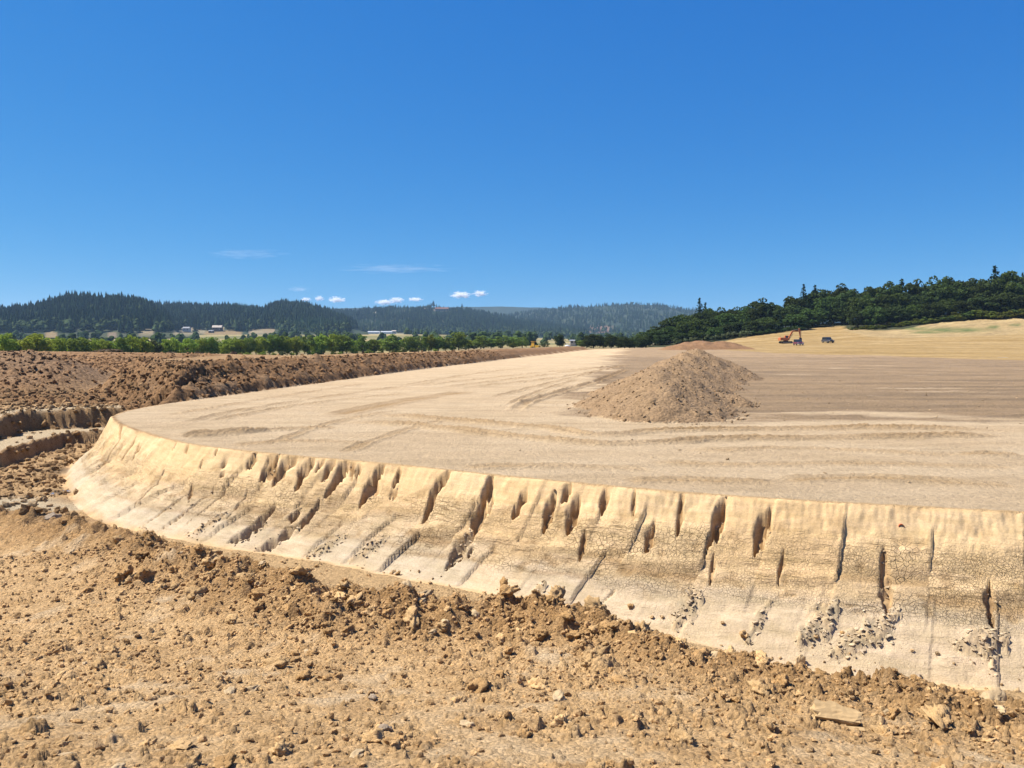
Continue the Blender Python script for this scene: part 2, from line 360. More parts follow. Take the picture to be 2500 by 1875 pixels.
F1 = fbm(GX * .35, GY * .35, 3); F2 = fbm(GX * 1.4, GY * 1.4, 9); F3 = fbm(GX * 6, GY * 6, 21, 3)
def mixn(c, cc, w): return c * (1 - w[:, None]) + np.array(cc)[None, :] * w[:, None]
C = dict(fg=(.84, .545, .26), fgdark=(.54, .315, .13), fgpale=(.94, .70, .42), floor=(.70, .47, .235), padt=(.70, .515, .31), padpale=(.80, .615, .395), padyel=(.44, .275, .12),
         bankup=(.84, .57, .285), banklo=(.70, .535, .335), bankgrey=(.62, .50, .34), moist=(.46, .29, .13), gully=(.36, .21, .09), clay=(.40, .32, .21), berm=(.34, .19, .085), bermpale=(.48, .30, .145), soil=(.41, .285, .165), soildark=(.29, .205, .125),
         wheat=(.52, .36, .16), wheatdk=(.38, .24, .085), pile=(.42, .28, .155))
dmet = np.hypot(GX, GY)
# --- 1 pit ground and foreground slope
RIDGE = np.array([at_z(a, b, -1.6) for a, b in [(-700, 1215), (-300, 1230), (60, 1262), (250, 1305), (420, 1350), (560, 1400), (700, 1432), (830, 1475), (1000, 1490), (1250, 1500), (1480, 1555), (1700, 1650), (1900, 1700), (2120, 1755), (2500, 1850), (3100, 1980)]])
dR, aR, sR = seg_dist(GX, GY, RIDGE)
G = (~PADIN) & (SDC < -1.5) & (GY < 45)
rub = .36 + .55 * np.exp(-(dR / 1.1) ** 2) + .35 * F1
rub = np.where(sR > 0, rub - .9 * sstep(.35, .8, dR) * (GX > -8.5), rub)                      # smooth strip between the ridge of clods and the bank
pale = sstep(.10, .42, fbm(GX * .9 + 4, GY * .9, 44) + .10 * (GX < 1.0) - .12 * sstep(7.5, 11, GY)) * (sR < 0)
rub = rub - .35 * pale + .15 * sstep(1, 6, GX) * (sR < 0)
left = sstep(-9, -12, GX) * (sR > 0) + sstep(-13, -16, GX); left = np.clip(left, 0, 1)
rub = rub * (1 - left) + left * (.62 + .5 * F2)
rub = np.clip(rub, .03, 1)
wx = GX + .05 * perlin(GX * 7, GY * 7, 61); wy = GY + .05 * perlin(GX * 7 + 5, GY * 7, 62)
hg = (.46 * np.exp(-(dR / .60) ** 2) * (.7 + .9 * F2) + .12 * np.exp(-(dR / 1.6) ** 2)) * (1 - .3 * sstep(1, 4, GX)) * (GX > -14) + .07 * F1 + .04 * F2
hg -= .8 * bumps(wx + 3, wy, .8, rub * .45 - .12, .14, .32, .9, 105); hg += bumps(wx, wy, .62, rub * .6 - .12, .18, .44, .5, 101) + 1.0 * bumps(wx, wy, .30, rub * .95 - .02, .16, .48, .62, 111)
hg += 1.2 * bumps(wx, wy, .145, rub * .95 + .12, .18, .48, 1.0, 121) + 1.25 * bumps(wx, wy, .066, rub * .7 + .35, .2, .48, 1.0, 131) * (GY < 14) + .012 * F3
OFF = .42 * sstep(.5, 5.5, GX) - .45 * sstep(93, 102, ARC); mg = G * sstep(-1.75, -2.25, SDC + OFF)
Z += np.where(G, hg * mg, 0)
cg = mixn(np.tile(C['fg'], (len(Z), 1)), C['fgdark'], np.clip(.15 + .9 * F2 + .75 * np.exp(-(dR / 1.0) ** 2), 0, 1))
cg = mixn(cg, C['fgpale'], np.clip(pale * .75 * (.6 + F2) + .3 * F3, 0, .9)); cg = mixn(cg, C['floor'], np.clip((sR > 0) * sstep(.3, .8, dR) * (1 - left), 0, 1) * .9)
cg = mixn(cg, (.38, .235, .115), left * np.clip(.55 + .8 * F2, 0, .9))
# pale scraped patches on the floor at the far left, wet hollow
for (a, b, rx, ry, cc, ww) in [(20, 1228, 1.6, .9, (.68, .55, .36), .95), (100, 1240, 1.8, .7, (.68, .55, .36), .9), (165, 1150, 1.2, .8, (.16, .115, .07), .75), (150, 1198, 1.0, .6, (.20, .13, .07), .8), (165, 1190, 1.6, 1.2, C['floor'], .5), (60, 1120, 1.2, .8, C['floor'], .8)]:
    p = W(a, b, G); q = np.exp(-(((GX - p[0]) / rx) ** 2 + ((GY - p[1]) / ry) ** 2) ** 2) * ww * G
    cg = mixn(cg, cc, q); Z -= np.where(G, hg * mg * q * .8, 0)
# terraces of the second cut
tb = sstep(.08, .25, np.where(GX < -14, sdpoly(GX, GY, PB), -9)); tu_d = np.where(GX < -14, sdpoly(GX, GY, PU), -9)
bench = tb * (1 - sstep(-.5, -.25, tu_d)); lip = sstep(.1, .35, tu_d) * (1 - sstep(.8, 1.6, tu_d))
cg = mixn(cg, (.68, .53, .33), np.clip(bench + lip, 0, 1) * (GX < -14) * .95)
Z -= np.where(G, hg * mg * np.clip(bench * .9 + lip * .7, 0, .95), 0)
gz = (GX < -17) & (GY > 33) & (GY < 43); sw = np.sin(GX * 5.2 + 1.5 * np.sin(GX * 2.1) - GY * 2.0)
Z -= gz * np.exp(-((tu_d + .15) / .32) ** 2) * .28 * sstep(.0, .9, sw)
cg = mixn(cg, C['gully'], gz * np.exp(-((tu_d + .1) / .4) ** 2) * sstep(.1, .9, sw) * .8)
wl = (GX < -14) & G & (np.exp(-((tu_d + .1) / .3) ** 2) + np.exp(-((np.where(GX < -14, sdpoly(GX, GY, PB), -9) + .05) / .25) ** 2) > .3)
Z += np.where(wl, .8 * bumps(GX, GY, .45, np.full(len(Z), .7), .2, .46, .6, 145) + .1 * F2, 0)
cg = mixn(cg, (.40, .24, .11), wl * np.clip(.7 + F2, 0, 1) * .8)
CLR[:] = cg
# --- 2 cut bank
B = (~PADIN | (SDC < .25)) & (SDC > -2.9) & (ARC < ARC_B + .5)
bi = np.where(B)[0]; bx = GX[bi]; by = GY[bi]; bd = -(SDC * (1 + .38 * sstep(93, 102, ARC)))[bi]; ba = ARC[bi]; bn = np.arange(len(bi))
lean = .28 + .75 * sstep(80, 104, ba)
q = ba - lean * bd
def panels(q, seed, lo, hi):
    rg = np.random.default_rng(seed); e = np.cumsum(rg.uniform(lo, hi, 260)); i = np.searchsorted(e, q); i = np.clip(i, 1, 258)
    fr = (q - e[i - 1]) / (e[i] - e[i - 1]); return i, fr, rg
iA, fA, rg = panels(q, 5, .75, 1.7); oA = rg.uniform(-.028, .028, 300)[iA]; jt = rg.uniform(.66, 1.06, 300)[iA]; mA = rg.uniform(0, 1, 300)[iA]
iB, fB, rg2 = panels(q * 1.0 + .4, 6, .9, 2.0); oB = rg2.uniform(-.025, .03, 300)[iB]; mB = rg2.uniform(0, 1, 300)[iB]
tier = sstep(-.035, .035, bd - jt - .10 * (fA - .5))
hp = (oA * 1.2 + (.02 + .085 * sstep(.35, .8, mA)) * (.5 - fA) * sstep(.12, .3, bd)) * (1 - tier) + (oB * 1.2 + (.015 + .08 * sstep(.4, .8, mB)) * (.5 - fB) - .085 + .085 * np.clip((bd - jt) / .7, 0, 1)) * tier
hp += .004 * perlin(q * 13, bd * 1.4, 71) + .012 * perlin(q * 2.2, bd * 4, 72)
edge = sstep(-.03, .05, bd)
rag = np.clip(.55 + 1.2 * fbm(ba * 1.2, bd * 2.0, 73), 0, 1) * np.exp(-((bd - .3) / .22) ** 2)          # ragged band under the crest
hp -= .8 * rag * bumps(bx, by, .16, np.full(len(bi), .8), .2, .48, .8, 74)
bR = .42 * sstep(.5, 5.5, bx); bot = sstep(2.15, 1.75, bd - bR)
gr = np.abs(perlin(q * 2.6, bd * .25, 84)); hp -= .05 * sstep(.10, .0, gr) * sstep(.5, .9, bd) * sstep(88, 96, ba); hp += .05 * fbm(ba * 1.3, bd * 2.6, 85) * sstep(.05, .3, bd)
cb = mixn(np.tile(C['bankup'], (len(bi), 1)), (.86, .625, .345), np.clip(mA * .8, 0, 1) * (1 - tier))
lowm = np.clip(tier * (.25 + .55 * mB) + .7 * sstep(1.15, 1.55, bd + .25 * perlin(ba * .7, bd, 75)), 0, 1)
cb = mixn(cb, C['banklo'], lowm); cb = mixn(cb, C['bankgrey'], lowm * np.clip(mB * 1.2 - .3, 0, 1) * sstep(1.2, 1.6, bd))
moist = np.exp(-((bd - jt - .10) / .10) ** 2) * sstep(.3, .9, mA) + np.exp(-((bd - 1.42) / .06) ** 2) * sstep(.45, .7, mB) * .6
cb = mixn(cb, C['moist'], np.clip(moist * .75 + .55 * rag * sstep(-.1, .5, fbm(ba * 4, bd * 6, 76)), 0, .8))
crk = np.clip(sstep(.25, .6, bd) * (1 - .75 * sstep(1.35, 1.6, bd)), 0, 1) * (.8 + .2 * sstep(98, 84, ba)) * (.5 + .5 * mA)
gul = [  # tool gouges: pixel polyline, pixel width, depth, grey clay share
 ([(624, 1110), (606, 1139)], 26, .16, 0), ([(676, 1116), (643, 1162)], 38, .22, 0), ([(701, 1127), (670, 1177)], 24, .2, 0), ([(722, 1116), (705, 1143)], 18, .15, 0), ([(759, 1127), (728, 1189)], 34, .26, 0),
 ([(786, 1127), (770, 1154)], 14, .14, 0), ([(813, 1127), (786, 1170)], 20, .22, 0), ([(844, 1131), (801, 1204)], 32, .25, 0), ([(880, 1140), (872, 1165)], 14, .12, 0), ([(934, 1135), (910, 1180), (882, 1224)], 32, .28, 0),
 ([(975, 1143), (959, 1185)], 14, .14, 0), ([(1098, 1150), (1071, 1193), (1037, 1266)], 20, .22, 0), ([(1202, 1166), (1175, 1231), (1164, 1301)], 28, .26, .2), ([(1164, 1301), (1133, 1324), (1094, 1386)], 30, .18, .8),
 ([(666, 1239), (616, 1293), (562, 1324)], 30, .20, .6), ([(728, 1243), (712, 1278)], 20, .2, .3), ([(728, 1285), (670, 1324), (624, 1347)], 26, .22, .8), ([(774, 1231), (740, 1285)], 18, .18, .3), ([(844, 1305), (786, 1336), (747, 1359)], 24, -.10, .9),
 ([(942, 1312), (894, 1343), (855, 1370)], 34, -.12, .9), ([(543, 1262), (496, 1293), (458, 1309)], 18, -.07, .6), ([(558, 1185), (508, 1235), (458, 1278)], 4, .06, .2), ([(600, 1210), (560, 1262)], 4, .06, .2), ([(520, 1195), (440, 1262), (400, 1290)], 5, .07, .2), ([(470, 1190), (380, 1262), (340, 1290)], 5, .07, .2), ([(400, 1150), (330, 1230)], 5, .06, .2),
 ([(1281, 1204), (1265, 1235), (1250, 1266)], 26, .24, 0), ([(1352, 1212), (1329, 1284)], 24, .24, 0), ([(1391, 1181), (1370, 1220)], 20, .18, 0), ([(1414, 1220), (1389, 1289)], 24, .24, 0), ([(1480, 1201), (1466, 1247)], 16, .16, 0),
 ([(1553, 1201), (1545, 1250)], 9, .10, 0), ([(1663, 1208), (1651, 1301)], 11, .12, 0), ([(1771, 1220), (1748, 1282), (1721, 1347)], 22, .24, 0), ([(1877, 1251), (1856, 1301), (1842, 1343)], 26, .22, 0), ([(1595, 1282), (1578, 1336)], 22, .18, 0), ([(1429, 1305), (1416, 1359)], 13, .12, 0),
 ([(1743, 1355), (1732, 1417)], 7, .08, .2), ([(1701, 1444), (1667, 1502), (1647, 1532)], 52, -.13, 1), ([(2037, 1475), (2002, 1517), (1956, 1567)], 48, -.15, 1), ([(1875, 1482), (1829, 1567)], 20, -.08, 1), ([(2159, 1347), (2163, 1420), (2167, 1513)], 22, .12, .3),
 ([(2186, 1513), (2113, 1559), (2036, 1601)], 46, -.12, 1), ([(2414, 1428), (2418, 1474), (2425, 1536)], 16, .14, .2), ([(2452, 1544), (2402, 1574), (2344, 1582)], 54, -.14, .9), ([(1912, 1358), (1900, 1412)], 8, .08, .1), ([(1150, 1330), (1145, 1362)], 10, .10, .6), ([(1330, 1430), (1300, 1446)], 20, -.06, .9), ([(1500, 1436), (1475, 1462)], 5, .06, .5), ([(300, 1060), (262, 1120), (215, 1160)], 8, .10, 0), ([(330, 1066), (300, 1120)], 12, .10, 0), ([(352, 1290), (330, 1315)], 10, .14, .3)]
rgn = random.Random(77)      # small nicks that break the lip between the big gouges
for _ in range(16):
    a_ = rgn.uniform(300, 1000); c_ = np.interp(a_, [278, 309, 347, 386, 463, 579, 675, 772, 935, 1101, 1209, 1394, 1559, 1663, 1771, 2022, 2460], [1024, 1044, 1057, 1071, 1086, 1100, 1111, 1119, 1134, 1152, 1163, 1181, 1199, 1204, 1214, 1231, 1252]); o_ = rgn.choice((2, 3, 4, 30, 60, 95)); l_ = rgn.uniform(10, 42)
    gul.append(([(a_, c_ + o_), (a_ - l_ * rgn.uniform(.1, .55), c_ + o_ + l_)], rgn.uniform(4, 13), rgn.uniform(.05, .14), 0))
gm = np.zeros(len(bi)); gclay = np.zeros(len(bi)); hgul = np.zeros(len(bi)); nz = fbm(bx * 5, by * 5, 77, 4); nb = bumps(bx, by, .13, np.full(len(bi), .85), .2, .48, .9, 78)
GULLINES = []
for pts, wpx, dep, gry in gul:
    P_ = WP(pts, B); P_ = np.vstack([P_[0] + .16 * (P_[0] - P_[1]), P_, P_[-1] + .16 * (P_[-1] - P_[-2])]); P_ = catmull(P_, 5) if len(P_) > 2 else P_
    wd = wpx * .62 * P_[:, 1].mean() / FPX; GULLINES.append((P_, wd, gry))
    near = (np.abs(bx - P_[:, 0].mean()) < 4) & (np.abs(by - P_[:, 1].mean()) < 4); k = np.where(near)[0]
    if not len(k): continue
    dg, ag, sg = seg_dist(bx[k], by[k], P_); L = ag.max() + 1e-6
    t = ag / L; wv = wd * np.minimum(1, np.minimum(.12 + 3.0 * t, .10 + 2.4 * (1 - t))) * (1 + .8 * perlin(bx[k] * 4, by[k] * 4, 79) + .45 * perlin(bx[k] * 14, by[k] * 14, 83))
    e = dg * np.sign(sg) / np.maximum(wv, 1e-3)                 # positive to the right
    mk = sstep(-1.15, -.35, e) * sstep(1.05, .85, e); mk = np.where((t <= 0) | (t >= 1), mk * sstep(.7, .2, dg / np.maximum(wd, 1e-3)), mk)
    gm[k] = np.maximum(gm[k], mk); gclay[k] = np.where(mk > .3, gry, gclay[k])
    hgul[k] = np.where(mk > .02, -mk * dep * (1.5 if dep > 0 else .5) * (.8 + .4 * nz[k]), hgul[k])
hp += hgul + gm * (nb * 1.2 + .05 * nz + .6 * bumps(bx, by, .26, np.full(len(bi), .6), .2, .46, .6, 82))
cgul = mixn(np.tile(C['gully'], (len(bi), 1)), C['clay'], gclay); cgul = mixn(cgul, C['bankup'], np.clip(.2 + .6 * nz, 0, .5))
cb = mixn(cb, (0, 0, 0), gm) + cgul * gm[:, None]
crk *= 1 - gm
stain = sstep(.16, .42, fbm(ba * 2.4, bd * 3.8, 80) + .10 * sstep(92, 100, ba) * sstep(.9, .4, bd)) * sstep(.15, .4, bd) * sstep(1.75, 1.3, bd); cb = mixn(cb, C['moist'], stain * .5); hp += stain * (nb * .75 - .02)
Z[bi] += hp * edge * bot; mixb = sstep(-.05, .08, bd) * sstep(2.25, 1.85, bd - bR + .12 * perlin(ba * 2, bd, 81))
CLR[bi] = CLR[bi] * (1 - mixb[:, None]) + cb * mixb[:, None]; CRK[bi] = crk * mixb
# --- 3 graded pad, disturbed soil, start of the field
pi_ = np.where(PADIN)[0]; px_, py_ = BPX[pi_], BPY[pi_]; x_, y_ = GX[pi_], GY[pi_]
soilB = [(1500, 870), (1440, 930), (1500, 1010), (1640, 1022), (1760, 1028), (2000, 1022), (2150, 1012), (2500, 1026), (2900, 1040)]
SB = np.array([at_z(a, b) for a, b in soilB]); soilpoly = np.vstack([SB, [(160, 40), (400, 130), (60, 300), (36, 232)]])
sds = sdpoly(x_, y_, soilpoly) + 3.4 * perlin(x_ * .16, y_ * .4, 31) + 1.0 * perlin(x_ * .9, y_ * 1.6, 32)
ms = sstep(-1.4, 1.6, sds)
FB = np.array([at_z(a, b) for a, b in [(1500, 851), (1640, 860), (1800, 866), (1950, 870), (2180, 873), (2500, 880), (2900, 886)]])
fieldpoly = np.vstack([FB, [(600, 90), (900, 500), (20, 500)]])
def field_mask(x, y): return sstep(-1.5, 1.5, sdpoly(x, y, fieldpoly) + 3.0 * perlin(x * .12, y * .12, 33))
mf = field_mask(x_, y_)
hp3 = .018 * fbm(x_ * .5, y_ * 2.2, 34) + .012 * fbm(x_ * 2, y_ * 5, 35, 3) + .010 * bumps(x_, y_, .2, np.full(len(x_), .25), .15, .4, 1, 36) / .2
hp3 += ms * (.12 * fbm(x_ * .12, y_ * 1.3, 37) + .05 * fbm(x_ * .8, y_ * 3, 38, 3) + .55 * bumps(x_, y_, .34, np.clip(.3 + .5 * F1[pi_], 0, 1), .12, .34, .6, 39))
cp3 = mixn(np.tile(C['padt'], (len(pi_), 1)), C['padpale'], np.clip(.25 + .9 * fbm(x_ * .12, y_ * .5, 40), 0, 1))
cp3 = mixn(cp3, (.50, .36, .20), np.clip(.9 * fbm(x_ * .3, y_ * 1.1, 41), 0, .6))
cs3 = mixn(np.tile(C['soil'], (len(pi_), 1)), C['soildark'], np.clip(.3 + 2.0 * fbm(x_ * .06, y_ * .5, 42), 0, 1)); cs3 = mixn(cs3, C['padpale'], np.clip(1.6 * fbm(x_ * .10, y_ * .9, 43) - .45, 0, .6))
cp3 = cp3 * (1 - ms[:, None]) + cs3 * ms[:, None]
def Ppad(pts): return catmull([at_z(a, b) for a, b in pts], 8)
tracks = [([(896, 1009), (1070, 1024), (1340, 1047), (1456, 1063), (1650, 1053), (2100, 1046), (2500, 1050)], .30, .05, 1.0, .33), ([(831, 1028), (1012, 1040), (1224, 1063), (1456, 1084), (1650, 1080), (1770, 1074), (2100, 1069), (2500, 1062)], .30, .05, 1.0, .33),
 ([(970, 943), (1186, 909), (1300, 897)], .22, .035, .2, 0), ([(1020, 943), (1263, 916), (1456, 897)], .25, .04, .25, 0), ([(1039, 951), (1300, 920), (1494, 893)], .25, .045, .25, 0), ([(1093, 951), (1379, 920), (1533, 891)], .28, .045, .25, 0), ([(1186, 974), (1340, 936), (1456, 909)], .22, .04, .2, 0),
 ([(1251, 1009), (1302, 978), (1456, 932), (1533, 901)], .34, .06, .35, 0), ([(1236, 990), (1340, 947), (1420, 925)], .2, .035, .2, 0), ([(800, 1017), (993, 978), (1147, 955)], .6, .02, .8, 0), ([(560, 1060), (720, 1048), (830, 1046)], .25, .03, .5, 0), ([(440, 1066), (560, 1058), (640, 1050)], .5, .05, .8, 0),
 ([(1105, 1143), (1320, 1139), (1600, 1146)], .25, .03, .05, .25), ([(1520, 1175), (1660, 1174), (1900, 1180)], .25, .03, .05, .25), ([(560, 1090), (700, 1078), (900, 1080)], .22, .025, .05, .25), ([(1650, 1094), (1750, 1100), (1950, 1095), (2300, 1110), (2500, 1108)], .25, .03, .1, .25), ([(2340, 1108), (2500, 1112)], .25, .03, .1, .25), ([(1560, 1128), (1800, 1135), (2100, 1132), (2500, 1142)], .25, .025, .05, .25), ([(1900, 1172), (2150, 1168), (2500, 1190)], .3, .03, .05, .25),
 ([(420, 1040), (600, 1000), (900, 955), (1100, 930)], .22, .03, .15, 0), ([(500, 1030), (760, 985), (1000, 960)], .2, .03, .15, 0), ([(380, 1020), (640, 975), (900, 935)], .2, .03, .1, .25), ([(640, 1090), (820, 1030), (980, 1000)], .2, .03, .15, .25), ([(820, 1110), (960, 1060), (1100, 1020)], .2, .025, .1, .25)]
for pts, wd, dep, yel, tread in tracks:
    P_ = Ppad(pts); x0, x1, y0, y1 = P_[:, 0].min() - 2, P_[:, 0].max() + 2, P_[:, 1].min() - 2, P_[:, 1].max() + 2
    k = np.where((x_ > x0) & (x_ < x1) & (y_ > y0) & (y_ < y1))[0]
    if not len(k): continue
    d, a, s_ = seg_dist(x_[k], y_[k], P_); d = d + .12 * perlin(x_[k] * 1.1, y_[k] * 1.1, 55); L = a.max()
    fade = sstep(0, .12, a / L) * sstep(1, .9, a / L) * np.clip(.85 + .6 * perlin(a * .3, d * 0, 56), .25, 1)
    wd = wd * .68; pr = np.exp(-(d / wd) ** 2); rim = np.exp(-((d - wd * 1.5) / (wd * .5)) ** 2)
    hp3[k] += fade * dep * (1.7 if tread and tread < .3 else 2.4) * (-.5 * pr + 1.0 * rim) * (1 + .6 * F3[pi_[k]])
    if tread: hp3[k] += fade * pr * .05 * sstep(-.2, .5, np.sin((a + .8 * d * np.sign(s_)) * 2 * np.pi / tread))
    cp3[k] = mixn(cp3[k], C['padyel'], np.clip(fade * (pr + .5 * rim) * (.38 + yel * .6), 0, .9))
hp3 = hp3 * sstep(0, .5, SDC[pi_])
cf3 = mixn(np.tile(C['wheat'], (len(pi_), 1)), C['wheatdk'], np.clip(.3 + 1.2 * fbm(x_ * .03, y_ * .4, 45), 0, 1))
cp3 = cp3 * (1 - mf[:, None]) + cf3 * mf[:, None]
Z[pi_] += hp3; keep = sstep(.06, .2, SDC[pi_] + .06 * perlin(x_ * 4, y_ * 4, 57)) * (ARC[pi_] < ARC_B) + (ARC[pi_] >= ARC_B)
CLR[pi_] = CLR[pi_] * (1 - keep[:, None]) + cp3 * keep[:, None]
# --- 4 berm and fill platform on the left
E = (~PADIN) & ((SDP > -.8) | (GY > 40)) & (GY > 35.5)
ei = np.where(E)[0]; xe, ye, se = GX[ei], GY[ei], SDP[ei]
slopem = sstep(-1.0, .0, se) * sstep(3.9, 2.8, se - 5 * sstep(-24, -28, xe)) ; slopem = np.maximum(slopem, .8 * (se < .2)); mo = np.exp(-(((xe + 41) / 12) ** 2 + ((ye - 58) / 9) ** 2) ** 2)
ramp = np.exp(-((xe + 27.4 + (ye - 46) * .30) / 1.9) ** 2) * (ye > 44) * (ye < 70)
amt = np.clip(slopem + .75 * mo, 0, 1) * (1 - .85 * ramp) + .12
leftbig = sstep(-10, -18, xe)
he = amt * (.55 * bumps(xe, ye, 1.5, .30 + .35 * leftbig, .15, .42, .7, 141) + .7 * bumps(xe, ye, .75, np.full(len(ei), .55), .2, .46, .75, 151) + .7 * bumps(xe, ye, .38, np.full(len(ei), .7), .2, .48, .8, 161) + .15 * F2[ei] + .05 * F3[ei])
Z[ei] += he
ce = mixn(np.tile(C['berm'], (len(ei), 1)), C['bermpale'], np.clip(1 - amt, 0, 1)); ce = mixn(ce, (.25, .14, .065), np.clip(.5 * F2[ei] + .15, 0, .6) * amt); ce = mixn(ce, (.40, .265, .15), np.clip(1.4 * F1[ei] - .1, 0, .7) * amt)
ce = mixn(ce, (.42, .26, .125), ramp * .8); ce = mixn(ce, (.36, .235, .14), mo * .6)
CLR[ei] = ce
# --- 5 heaped soil in the middle of the pad
mh = mound_h(GX, GY)
pm = PADIN & (mh > -.5)
mhd = mh[pm] + .38 * fbm(GX[pm] * .45, GY[pm] * .45, 171) + .10 * F2[pm] + .55 * bumps(GX[pm], GY[pm], .5, np.full(pm.sum(), .40), .15, .42, .75, 172) + .6 * bumps(GX[pm], GY[pm], .24, np.full(pm.sum(), .5), .15, .46, .8, 173) + .02 * F3[pm]
PILE = np.zeros(len(Z), bool); pidx = np.where(pm)[0]; up = mhd > Z[pm] + .02
Z[pidx[up]] = mhd[up]; PILE[pidx[up]] = True
cpile = mixn(np.tile(C['pile'], (len(Z), 1)), (.36, .23, .12), np.clip(.2 + .9 * F2, 0, .7)); CLR[PILE] = cpile[PILE]
# region of every cell
REG = np.zeros(len(Z), np.int8); REG[B & (SDC + OFF > -2.15) & (SDC < .04)] = 1; REG[PADIN & (SDC >= .04)] = 2; REG[PADIN & (ARC > ARC_B)] = 2; REG[E & ((SDP > -.8) | (GY > 48))] = 3; REG[PILE] = 4
def zat(x, y):
    j = np.clip(np.searchsorted(ys, y) - 1, 0, NR - 2); u = x / y; i = np.clip(np.searchsorted(us, u) - 1, 0, NC - 2)
    a = np.clip((y - ys[j]) / (ys[j + 1] - ys[j]), 0, 1); b = np.clip((u - us[i]) / (us[i + 1] - us[i]), 0, 1); q = Z.reshape(NR, NC)
    return (q[j, i] * (1 - b) + q[j, i + 1] * b) * (1 - a) + (q[j + 1, i] * (1 - b) + q[j + 1, i + 1] * b) * a
idx = np.arange(NR * NC).reshape(NR, NC)
Q = np.stack([idx[:-1, :-1], idx[:-1, 1:], idx[1:, 1:], idx[1:, :-1]], -1).reshape(-1, 4)
QR = REG[Q].max(1)
VV = np.c_[GX, GY, Z]
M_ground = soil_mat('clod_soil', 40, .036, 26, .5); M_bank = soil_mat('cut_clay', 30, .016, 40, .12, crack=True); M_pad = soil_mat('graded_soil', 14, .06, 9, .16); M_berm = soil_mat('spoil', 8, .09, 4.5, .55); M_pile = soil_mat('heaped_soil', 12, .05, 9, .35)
for r, nm, mt in ((0, 'ground', M_ground), (1, 'bank', M_bank), (2, 'graded_ground', M_pad), (3, 'dirt_berm', M_berm), (4, 'dirt_pile', M_pile)):
    f = Q[QR == r]; uq, inv = np.unique(f, return_inverse=True)
    at = {'col': CLR[uq]}
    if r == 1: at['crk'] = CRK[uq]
    me = mesh_np(nm, VV[uq], inv.reshape(-1, 4), mt, at); o = obj(nm, me)
    if r == 3: tag(o, 'long brown berm of broken soil along the far left edge of the graded pad', 'berm')
    elif r == 4: tag(o, 'grey-brown heap of loose soil standing alone on the graded pad', 'dirt pile')
    else: tag(o, kind='structure')

# ------------------------------------------------------------------ field, valley floor, hills
fy = np.r_[np.linspace(135, 440, 190)]; fu = np.linspace(-1.2, 1.25, 340)
fX = (fu[None, :] * fy[:, None]).ravel(); fY = np.repeat(fy, len(fu))
fz, fsd, farc, fsp = base_land(fX, fY); fin = fsd > 0
fz = np.where(fin, far_field(fX, fY), fz) + .05 * fbm(fX * .3, fY * .3, 201)
fm = field_mask(fX, fY) * fin
fc = mixn(np.tile((.40, .28, .15), (len(fX), 1)), (.24, .22, .09), np.clip(.4 + fbm(fX * .03, fY * .03, 202), 0, 1) * (~fin))
wst = fbm(fX * .02 + .25 * fz, fY * .22 + fz * .9, 203); wc = mixn(np.tile((.47, .325, .14), (len(fX), 1)), (.32, .20, .065), np.clip(.35 + 1.4 * wst, 0, 1)); wc = mixn(wc, (.66, .50, .27), np.clip(1.6 * fbm(fX * .03, fY * .3 + fz, 204) - .2, 0, .8))
fc = fc * (1 - fm[:, None]) + wc * fm[:, None]
fpx, fpy = project(fX, fY, fz)
fb_ = (~fin) * sstep(-.5, .5, fsp) * sstep(12, 8, fsp) * (fY < 246); fz += fb_ * .5 * bumps(fX, fY, 1.6, np.full(len(fX), .6), .2, .46, .8, 209); fc = mixn(fc, (.28, .155, .072), np.clip(fb_, 0, 1) * .97)
soilr = fin * (1 - fm); sfar = sstep(-1, 2, sdpoly(fX, fY, soilpoly) + 3 * perlin(fX * .1, fY * .1, 31)); fc = mixn(fc, C['padt'], soilr * (1 - sfar) * .95); fc = mixn(fc, C['soil'], soilr * sfar * .9)
lip_ = np.interp(fpx, [2060, 2120, 2200, 2300, 2400, 2500, 2700], [808, 822, 826, 824, 820, 816, 810])             # rough dry grass bank above the stubble
gb = sstep(1.5, -1.5, fpy - lip_) * (fpx > 2060) * (fX > 100)
gc = mixn(np.tile((.46, .33, .155), (len(fX), 1)), (.36, .26, .13), np.clip(.3 + 1.5 * fbm(fX * .12, fY * .12, 205), 0, 1)); gc = mixn(gc, (.60, .45, .22), np.clip(1.5 * fbm(fX * .08, fY * .2, 206), 0, .7))
for a, b, rx, ry in ((2330, 806, 80, 6), (2230, 802, 34, 4), (2260, 812, 36, 3), (2425, 799, 12, 5), (2480, 794, 12, 4)):
    gq = np.exp(-(((fpx - a) / rx) ** 2 + ((fpy - b) / ry) ** 2) ** 1.5) * np.clip(.9 + 1.2 * fbm(fX * .25, fY * .25, 207), 0, 1); gc = mixn(gc, (.13, .17, .055), gq)
fc = fc * (1 - gb[:, None]) + gc * gb[:, None]
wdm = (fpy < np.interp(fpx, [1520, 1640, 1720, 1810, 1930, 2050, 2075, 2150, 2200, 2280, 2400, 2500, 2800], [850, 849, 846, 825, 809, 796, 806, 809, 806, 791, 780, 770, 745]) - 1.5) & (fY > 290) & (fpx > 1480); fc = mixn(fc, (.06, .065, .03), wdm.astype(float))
fz += gb * .35 * np.abs(fbm(fX * .5, fY * .5, 208))
fq = np.arange(len(fX)).reshape(len(fy), len(fu)); fQ = np.stack([fq[:-1, :-1], fq[:-1, 1:], fq[1:, 1:], fq[1:, :-1]], -1).reshape(-1, 4)
M_field = soil_mat('stubble', 1.6, .12, .8, .25, far=True)
tag(obj('field', mesh_np('field', np.c_[fX, fY, fz], fQ, M_field, {'col': fc})), kind='structure')
def zfar(x, y):
    x = np.atleast_1d(np.asarray(x, float)); y = np.atleast_1d(np.asarray(y, float)); z, s, _, _ = base_land(x, y)
    return np.where(s > 0, far_field(x, y), z)
